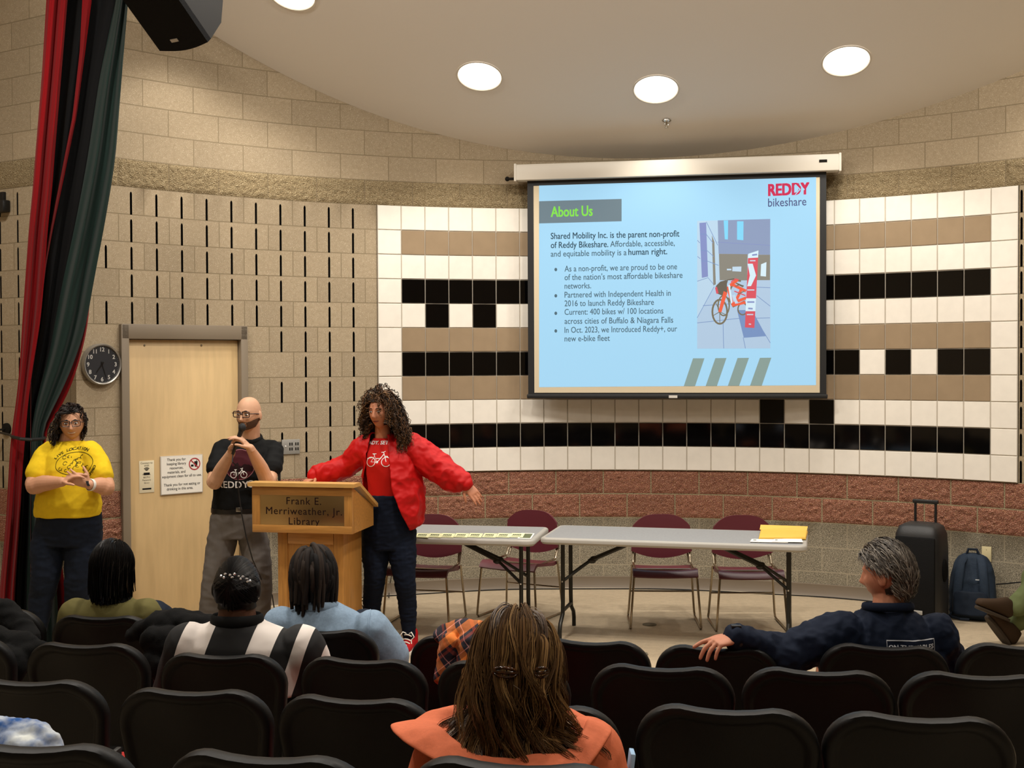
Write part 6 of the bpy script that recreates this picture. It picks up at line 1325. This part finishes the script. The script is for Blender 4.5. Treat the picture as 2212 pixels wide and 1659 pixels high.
def p_coral():
    Y = 2.88; fl = floor_z(Y); root = thing('person', 'seated person with long wavy brown hair and coral jacket, largest figure at the bottom centre', 'person', (P(1115, 1600, Y).x, Y+.05, fl))
    sk = skin('fair', 'c08e70'); hc = P(1117, 1440, 2.93); R = head_R(PI-.06, -.08); hip = V((P(1115, 1600, Y).x, 3.02, fl+.57)); shl, shr = P(975, 1640, 2.93), P(1262, 1625, 2.93)
    T_ = [(hip, .18, .13), (hip+V((0, -.02, .22)), .18, .12), (P(1115, 1650, 2.95), .18, .11), (P(1115, 1585, 2.94), .12, .08), (P(1115, 1555, 2.94), .07, .068)]
    elb, wri = [shl+V((-.09, .06, -.27)), shr+V((.08, .06, -.27))], [hip+V((-.13, .32, .10)), hip+V((.13, .32, .10))]
    bw, lx = seated(root, sk, hc, R, 1.0, P(1116, 1550, 2.94), shl, shr, elb, wri, T_, hip=hip, fl=fl, voxel=.005)
    mc = mat('coral_cotton', 'd4724f', .8, nscale=120, namt=.05, bump=.08, bscale=300); mb = MB()
    mb.loft(rings([(hip, .22, .17), (hip+V((0, -.02, .2)), .225, .165), (P(1115, 1690, 2.94), .23, .15), (P(1115, 1635, 2.94), .21, .135), (P(1115, 1595, 2.94), .165, .115), (P(1115, 1560, 2.94), .11, .095)], lx), 36)
    for a, e in ((shl, elb[0]), (shr, elb[1])): mb.limb([a+V((0, 0, -.01)), a+(e-a)*.5, e], [.092, .088, .08], 18)
    garment('jacket', mb, .008, 3, mc, root, .009, 9, (1, 1, .8), 3); mb = MB()
    # the collar stands up at the left and folds down round the back
    n = 48; prof = []
    for i in range(n+1):
        a = -2.5+5.0*i/n; sx, cy = math.sin(a), -math.cos(a); l = max(0, -sx)**3; base = P(1112, 1590, 2.92)+V((sx*.150, cy*.115, -.012+.030*(1+math.cos(a))*-.5+.035*abs(sx)))
        out = V((sx*.055-.045*l, cy*.050, -.055*(1-.6*abs(sx))+.012*l+.006*math.sin(a*7))); mid = V((sx*.03-.02*l, cy*.032, .028+.010*math.sin(a*5+1)))
        prof.append([base+V((0, 0, -.03)), base, base+mid, base+mid*1.1+out*.5, base+mid+out])
    vs = [p for r in prof for p in r]+[p+V((0, 0, .007)) if j > 1 else p*1 for r in prof for j, p in enumerate(r)]; q = len(prof)*5; fs = []
    for i in range(n):
        for j in range(4): a_ = i*5+j; fs.append((a_, a_+1, a_+6, a_+5))
    mb.add(vs[:q], fs); me = mb.mesh('c'); fix_normals(me); b = bmesh.new(); b.from_mesh(me); bmesh.ops.subdivide_edges(b, edges=b.edges[:], cuts=2, use_grid_fill=True); b.to_mesh(me); b.free(); me.update(); crumple(me, .007, 10, (1, 1, 1), 5)
    co = link('collar', me, mc, root, 80, True); so = co.modifiers.new('thickness', 'SOLIDIFY'); so.thickness = .008; sb = co.modifiers.new('sub', 'SUBSURF'); sb.levels = 1; sb.render_levels = 1
    lap(root, hip, lx, fl, m_jean, 'jeans')
    hm = hairmats('brown', ('523a22', '6d5030', '3d2a1b', '96754a', '5d4328'), .42, .35)
    ds = scalp_dirs(2600, lambda v: v.z > -.62 and not (v.y > .5 and v.z < .35), 5)
    def comb(d): return V((d.x*.30, -.55, -.15)) if d.z > -.1 else V((d.x*1.3, -.25, -.5))
    sh = [(P(1115, 1640, 2.94), (.25, .15, .115)), (hc+V((0, 0, -.14)), (.075, .07, .10))]
    ds = scalp_dirs(150, lambda v: v.z > -.62 and not (v.y > .5 and v.z < .35), 5)
    gd = flow(hc, R, ds, lambda d, r: .285+.10*d.z+r.uniform(-.05, .04), (.094, .112, .119), 30, comb, .20, (.0, 1), .0, 1.16, seed=8, coll=sh, stick=.40, drift=lambda d: V((d.x*.10, 0, 0)), relax=6)
    lr = random.Random(12); out_ = []
    for g in gd:
        ph, am, fq = lr.uniform(0, 6.28), lr.uniform(.012, .026), lr.uniform(1.1, 1.9); k_ = len(g)
        out_.append([p+V((math.sin(ph+fq*6.28*i/k_), 0, 0))*am*min(1, max(0, i/k_-.32)*3.2)+V((0, -1, 0))*am*.8*(math.cos(ph+fq*6.28*i/k_)+.6)*min(1, max(0, i/k_-.32)*3) for i, p in enumerate(g)])
    ps, ix = locks(out_, 26, .019, 4, .7, .0006)
    tn = random.Random(4); base_t = [tn.choice((0, 1, 1, 3, 4, 2, 0, 3)) for _ in out_]; strandmesh(ps, .0012, 'hair', hm, root, 3, taper=.4, seed=3, tones=lambda i: base_t[ix[i]] if tn.random() < .7 else tn.randrange(5))
    # a few loose flyaways at the sides
    ds2 = scalp_dirs(220, lambda v: abs(v.x) > .5 and -.5 < v.z < .6, 6); ps = flow(hc, R, ds2, lambda d, r: .24+.08*d.z+r.uniform(0, .06), (.083, .107, .123), 26, lambda d: V((d.x*1.2, -.3, -.3)), .14, (.012, 2.2), .03, 1.15, seed=9, coll=sh, stick=.3)
    strandmesh(ps, .0011, 'loose_hair', hm, root, 3, taper=.3, seed=5)
    scalpcap('hair_base', bw, hc, R, lambda p: p.z > .04 or (p.y < .035 and p.z > -.09), hm[2], root, .010)
    for x, y, w, tilt in ((1091, 1452, .054, .10), (1170, 1452, .030, -.1)):
        d = ray(x, y).normalized(); q = hc+V((0, 0, 0)); pnt = O+d*(((hc-O).length-.150)); mb = MB(); fm = frame_m(pnt, V((1, 0, -tilt)), V((tilt, 0, 1)), V((0, -1, 0)))
        mb.tube([fm @ V((w/2*math.cos(a), .011*math.sin(a), .004+.006*math.cos(a)**2*-1)) for a in [2*PI*i/26 for i in range(26)]], .0038, 6, closed=True); mb.tube([fm @ V((-w/2, 0, 0)), fm @ V((0, 0, .008)), fm @ V((w/2, 0, 0))], [(.004, .002)]*3, 6)
        mb.build('barrette', mat('tortoiseshell', '120906', .15, nscale=90, ncol='4a2810'), root, 60, True)
p_coral()
def p_navy():
    Y = 5.0; fl = floor_z(Y); root = thing('person', 'seated grey-haired man in navy jacket with one arm stretched along the next seat', 'person', (P(1930, 1500, Y).x, Y+.05, fl))
    sk = skin('ruddy', 'b97c60'); hc = P(1915, 1240, 5.02); R = head_R(PI+.95, -.06); hip = V((P(1945, 1500, Y).x, 5.10, fl+.575)); shl, shr = P(1800, 1368, 4.98), P(2020, 1372, 5.0)
    T_ = [(hip, .18, .13), (P(1940, 1480, 5.06), .19, .13), (P(1930, 1410, 5.03), .19, .12), (P(1920, 1350, 5.01), .16, .09), (P(1915, 1318, 5.01), .075, .07)]
    el, wr = P(1690, 1412, 4.93), P(1592, 1378, 4.86)
    mb = MB(); head(mb, hc, R, 1.02, fat=1.02); mb.limb([hc+V((.01, .0, -.06)), P(1920, 1335, 5.01)], [.060, .072], 18); lx = shr-shl; mb.loft(rings(T_, lx), 26)
    mb.limb([shl, el, wr], [.055, .046, .031], 14); mb.limb([shr, P(2045, 1480, 5.1), P(1990, 1500, 5.35)], [.055, .046, .03], 14)
    hand(mb, wr, P(1520, 1393, 4.80)-wr, (-.15, .1, -1), (-.6, 1, .3), (.20, .55, .62, .68), 1.06, .35, .17)
    lxn = V((lx.x, lx.y, 0)).normalized(); fw = V((-lxn.y, lxn.x, 0))
    for e in (-1, 1):
        h = hip+lxn*(e*.09); k = h+fw*.40+lxn*(e*.05)+V((0, 0, .03)); a = V((k.x, k.y+.03, fl+.09)); mb.limb([h, k, a], [.085, .058, .04], 14)
    me = remesh(mb, .0036, 2, 'body'); link('body', me, sk, root, 80, True); bw = me.copy(); bw.transform(wmat(root))
    mn = mat('navy_softshell', '0e1728', .8, bump=.05, bscale=200); mb = MB()
    mb.loft(rings([(hip, .215, .17), (P(1945, 1490, 5.05), .225, .165), (P(1935, 1420, 5.02), .225, .15), (P(1928, 1375, 5.01), .215, .135), (P(1922, 1340, 5.01), .165, .11), (P(1918, 1322, 5.01), .098, .088), (P(1917, 1314, 5.01), .092, .084)], lx), 36)
    mb.limb([shl+V((.05, 0, 0)), P(1770, 1385, 4.96), P(1700, 1412, 4.93), P(1640, 1395, 4.90), P(1604, 1382, 4.87), P(1588, 1377, 4.86)], [.090, .088, .076, .060, .050, .044], 20)
    mb.limb([shr, P(2050, 1475, 5.08)], [.09, .082], 18)
    o, wm = garment('jacket', mb, .007, 3, mn, root, .012, 9, (1.2, 1, .8), 4); crumple(o.data, .0045, 21, (1, 1, 1), 3); wm = o.data.copy(); wm.transform(wmat(root))
    mb = MB(); mb.tube([P(1918, 1312, 5.005)+V((math.sin(a)*.098, math.cos(a)*.090, .004-.014*math.cos(a))) for a in [2*PI*i/28 for i in range(28)]], [(.018, .009)]*28, 8, up=V((0, 0, 1)), closed=True); mb.build('collar', mn, root, 60, True)
    mw = mat('white_embroidery', 'c9ccd2', .7); c0 = P(1970, 1403, 4.875); sx = (P(2024, 1384, 4.86)-P(1916, 1384, 4.86)).length; rt, up = V((1, .0, 0)), V((0, 0, 1))
    vs, fs = strokes([[(-sx/2, -.045), (-sx/2, .036), (sx/2, .036), (sx/2, -.045), (-sx/2, -.045)]], .0042); decal('logo_frame', vs, fs, mw, c0, rt, up, wm, root, .002, .008, 1.2)
    textdecal('logo_lettering', 'ON THE TABLES', .0262, mw, c0+V((.0, 0, .0)), rt, up, wm, root, weight=.0008, align='CENTER', off=.002, maxd=1.2)
    mb = MB(); dv = (P(1640, 1395, 4.90)-wr).normalized(); fr_ = frame_m(P(1586, 1376, 4.858), dv.orthogonal(), dv.cross(dv.orthogonal()), dv); mb.lathe([(.043, 0), (.047, .004), (.049, .03), (.046, .034)], 24, fr_, caps=False); cf = mb.build('cuff', m_blk, root, 40, True)
    mb = MB(); mb.box(P(1590, 1353, 4.85), (.04, .03, .012), Matrix.Identity(4), 0, .004); mb.build('cuff_tab', m_blk, root, world=True)
    lap(root, hip, lx, fl, mat('charcoal_trousers', '1c1c1e', .85))
    hm = hairmats('grey', ('4a423a', '625a50', '352e27', '7a7166'), .5, .3)
    ds = scalp_dirs(1900, lambda v: v.z > -.50 and not (v.y > .45 and v.z < .52) and not (abs(v.x) > .5 and v.y > -.35 and v.z < .25), 15)
    ps = flow(hc, R, ds, lambda d, r: .045+.03*max(0, d.z)+r.uniform(0, .012), (.083, .110, .126), 9, lambda d: V((.25, -.5, -.35+.2*d.z)), .10, (.003, 1.0), .06, 1.16, seed=2, clump=4, stick=.55)
    strandmesh(ps, .0024, 'hair', hm, root, 3, taper=.4, seed=8); scalpcap('hair_base', bw, hc, R, lambda p: p.z > .072 or (p.y < -.012 and p.z > -.075 and not (abs(p.x) > .066 and -.05 < p.z < .035)), hm[2], root, .007)
p_navy()
def p_edge():
    root = thing('person', 'seated person at the right edge, only green trouser leg and brown shoes in view', 'person', (4.05, 8.25, 0)); sk = skin('fair', 'c08e70'); mb = MB()
    hc = V((4.16, 8.28, 1.22)); R = head_R(-1.2); head(mb, hc, R); mb.limb([hc+V((0, 0, -.06)), V((4.18, 8.28, 1.02))], [.055, .066], 16); lx = V((.25, -.95, 0)); hip = V((4.12, 8.25, .50))
    mb.loft(rings([(hip, .17, .12), (V((4.17, 8.27, .75)), .16, .11), (V((4.18, 8.28, .97)), .16, .09), (V((4.18, 8.28, 1.04)), .07, .07)], lx), 24)
    for e in (-1, 1): a = V((4.17, 8.28, .98))+lx*(e*.17); mb.limb([a, a+V((.02, 0, -.28)), a+V((-.25, 0, -.36))], [.05, .043, .03], 12)
    kA, aA = V((3.66, 8.22, .53)), P(2190, 1318, 8.22); kB, aB = V((3.68, 8.38, .52)), P(2196, 1352, 8.3)
    for h, k, a in ((hip+V((-.02, -.09, 0)), kA, aA), (hip+V((-.02, .09, 0)), kB, aB)): mb.limb([h, k, a], [.08, .052, .036], 14)
    me = remesh(mb, .007, 2, 'body'); link('body', me, sk, root, 80, True); mg = mat('olive_green_chino', '59613f', .85)
    mb = MB()
    for h, k, a in ((hip+V((-.02, -.09, 0)), kA, aA), (hip+V((-.02, .09, 0)), kB, aB)): mb.limb([h, k, k+(a-k)*.5, a+(k-a)*.1], [.105, .088, .078, .072], 16)
    mb.loft(rings([(hip+V((0, 0, -.06)), .18, .14), (hip+V((.02, 0, .10)), .18, .14)], lx), 24); garment('trousers', mb, .009, 3, mg, root, .008, 9, (1, 1, 1), 2)
    mb = MB(); mb.loft(rings([(hip+V((.01, 0, .05)), .20, .15), (V((4.17, 8.27, .75)), .20, .14), (V((4.18, 8.28, .97)), .20, .12), (V((4.18, 8.28, 1.05)), .08, .075)], lx), 28); garment('shirt', mb, .01, 3, mat('grey_shirt', '4c4f55', .85), root, .005, 8)
    m_br = mat('brown_suede', '37291d', .8); m_so = mat('worn_brown_sole', '3b332b', .7)
    for heel, toe, upv in ((P(2176, 1335, 8.2), P(2097, 1302, 8.1), V((-.25, -.1, .9))), (P(2180, 1392, 8.28), P(2128, 1322, 8.22), V((.75, .25, .45)))):
        d = (toe-heel).normalized(); u = (upv-d*upv.dot(d)).normalized(); t = d.cross(u); L = .29; mb = MB()
        mb.loft([(heel-d*.02+u*.045, t*.02, u*.03), (heel+u*.06, t*.036, u*.06), (heel+d*.06+u*.065, t*.040, u*.065), (heel+d*.13+u*.048, t*.042, u*.048), (heel+d*.20+u*.036, t*.048, u*.036), (heel+d*.26+u*.028, t*.038, u*.026), (heel+d*.285+u*.022, t*.012, u*.012)], 22, power=2.4)
        o = mb.build('shoe', m_br, root, 60, True); mb = MB()
        mb.loft([(heel+d*.13-u*.001, d*.150, t*.040), (heel+d*.13-u*.012, d*.152, t*.044), (heel+d*.13-u*.020, d*.148, t*.041)], 30, power=2.5); mb.build('sole', m_so, o, 50, True)
    t = dup(proto, (4.14, 8.2, 0), 1.45, 'black seat under the person in green trousers at the right edge', 'seats beside the stage')
p_edge()
# ---------------------------------------------------------------- clothes laid over the seats
def heap(name, lab, cat, pts, m, voxel=.012, amp=.012, scale=9, seed=0, grp=None):
    mb = MB()
    for path, rr in pts: mb.limb(path, rr, 16)
    me = remesh(mb, voxel, 4, name); crumple(me, amp, scale, (1, 1, 1), seed); crumple(me, amp*.4, scale*2.6, (1, 1, 1), seed+2)
    o = link(name, me, m, None, 80); return tag(o, lab, cat, grp)
m_coat = mat('black_wool', '060606', .9, bump=.2, bscale=250)
heap('coat', 'dark coat heaped over the seats at the left edge of the photo', 'coat', [([P(-60, 1350, 5.45), P(10, 1345, 5.4), P(60, 1380, 5.3)], [(.12, .07), (.10, .06), (.05, .05)]), ([P(-60, 1400, 5.2), P(40, 1410, 5.1), P(95, 1405, 5.05)], [(.12, .09), (.09, .07), (.03, .03)]), ([P(-40, 1430, 5.05), P(30, 1440, 5.0)], [(.10, .08), (.07, .05)])], m_coat, seed=1)
heap('coat', 'black coat hung over the front-row seat between olive and striped tops', 'coat', [([P(285, 1372, 5.42), P(350, 1345, 5.40), P(420, 1348, 5.38), P(470, 1370, 5.40)], [(.03, .035), (.05, .07), (.06, .07), (.05, .05)]), ([P(330, 1385, 5.30), P(380, 1400, 5.27), P(450, 1405, 5.27)], [(.06, .05), (.09, .06), (.09, .06)]), ([P(320, 1430, 5.25), P(400, 1455, 5.22)], [(.05, .04), (.08, .05)])], m_coat, seed=4)
def plaid():
    m = bpy.data.materials.new('plaid_flannel'); m.use_nodes = True; nt = m.node_tree; b = nt.nodes['Principled BSDF']; b.inputs['Roughness'].default_value = .9; L = nt.links
    mp = N(nt, 'ShaderNodeMapping'); mp.inputs['Rotation'].default_value = (.2, .65, .3); mp.inputs['Scale'].default_value = (9, 9, 9); L.new(N(nt, 'ShaderNodeTexCoord').outputs['Object'], mp.inputs[0]); sp_ = N(nt, 'ShaderNodeSeparateXYZ'); L.new(mp.outputs[0], sp_.inputs[0]); outs = []
    for ax in (0, 2):
        f = N(nt, 'ShaderNodeMath', operation='FRACT'); L.new(sp_.outputs[ax], f.inputs[0]); r = N(nt, 'ShaderNodeValToRGB'); r.color_ramp.interpolation = 'CONSTANT'; E = r.color_ramp.elements
        E[0].position = 0; E[0].color = (*lin('d9782f'), 1); E[1].position = .33; E[1].color = (*lin('1a1522'), 1)
        for p_, c_ in ((.50, 'c98a86'), (.53, '1a1522'), (.80, '8a3524'), (.9, '1a1522')): e = E.new(p_); e.color = (*lin(c_), 1)
        L.new(f.outputs[0], r.inputs[0]); outs.append(r.outputs[0])
    mx = N(nt, 'ShaderNodeMix', data_type='RGBA'); mx.inputs[0].default_value = .5; L.new(outs[0], mx.inputs[6]); L.new(outs[1], mx.inputs[7]); L.new(mx.outputs[2], b.inputs['Base Color']); return m
heap('flannel_shirt', 'orange and navy plaid flannel shirt hung over a front-row seat', 'shirt', [([P(955, 1372, 5.06), P(990, 1362, 5.04), P(1035, 1366, 5.02)], [(.03, .05), (.045, .06), (.04, .05)]), ([P(970, 1385, 4.98), P(965, 1420, 4.97), P(955, 1462, 4.96)], [(.06, .035), (.05, .032), (.035, .03)]), ([P(1010, 1385, 4.96), P(1005, 1425, 4.95), P(985, 1470, 4.94)], [(.06, .035), (.055, .03), (.05, .03)])], plaid(), .009, .009, 13, 3)
def tiedye():
    return mat('blue_tie_dye', 'd6dbd8', .8, nscale=14, ncol='23508f', namt=.5)
heap('tie_dye_cloth', 'crumpled blue and white tie-dye cloth on a seat in the lower left corner', 'cloth', [([P(-40, 1590, 3.02), P(30, 1592, 3.02), P(85, 1600, 3.0), P(128, 1640, 2.98)], [(.05, .05), (.04, .05), (.04, .04), (.02, .02)]), ([P(-30, 1625, 2.99), P(60, 1630, 2.97), P(110, 1645, 2.97)], [(.05, .05), (.05, .05), (.025, .03)]), ([P(0, 1690, 3.05), P(70, 1690, 3.05)], [(.09, .09), (.09, .09)])], tiedye(), .007, .008, 16, 6)
q = P(1364, 1640, 2.98); t = thing('folder', 'pale blue folder standing between the seats right of the coral jacket', 'folder', q); mb = MB(); mb.box((0, 0, -.03), (.012, .05, .10), Matrix.Rotation(.12, 4, 'Y'), 0, .002); mb.build('cover', mat('pale_blue_card', '8fb4d6', .6), t)
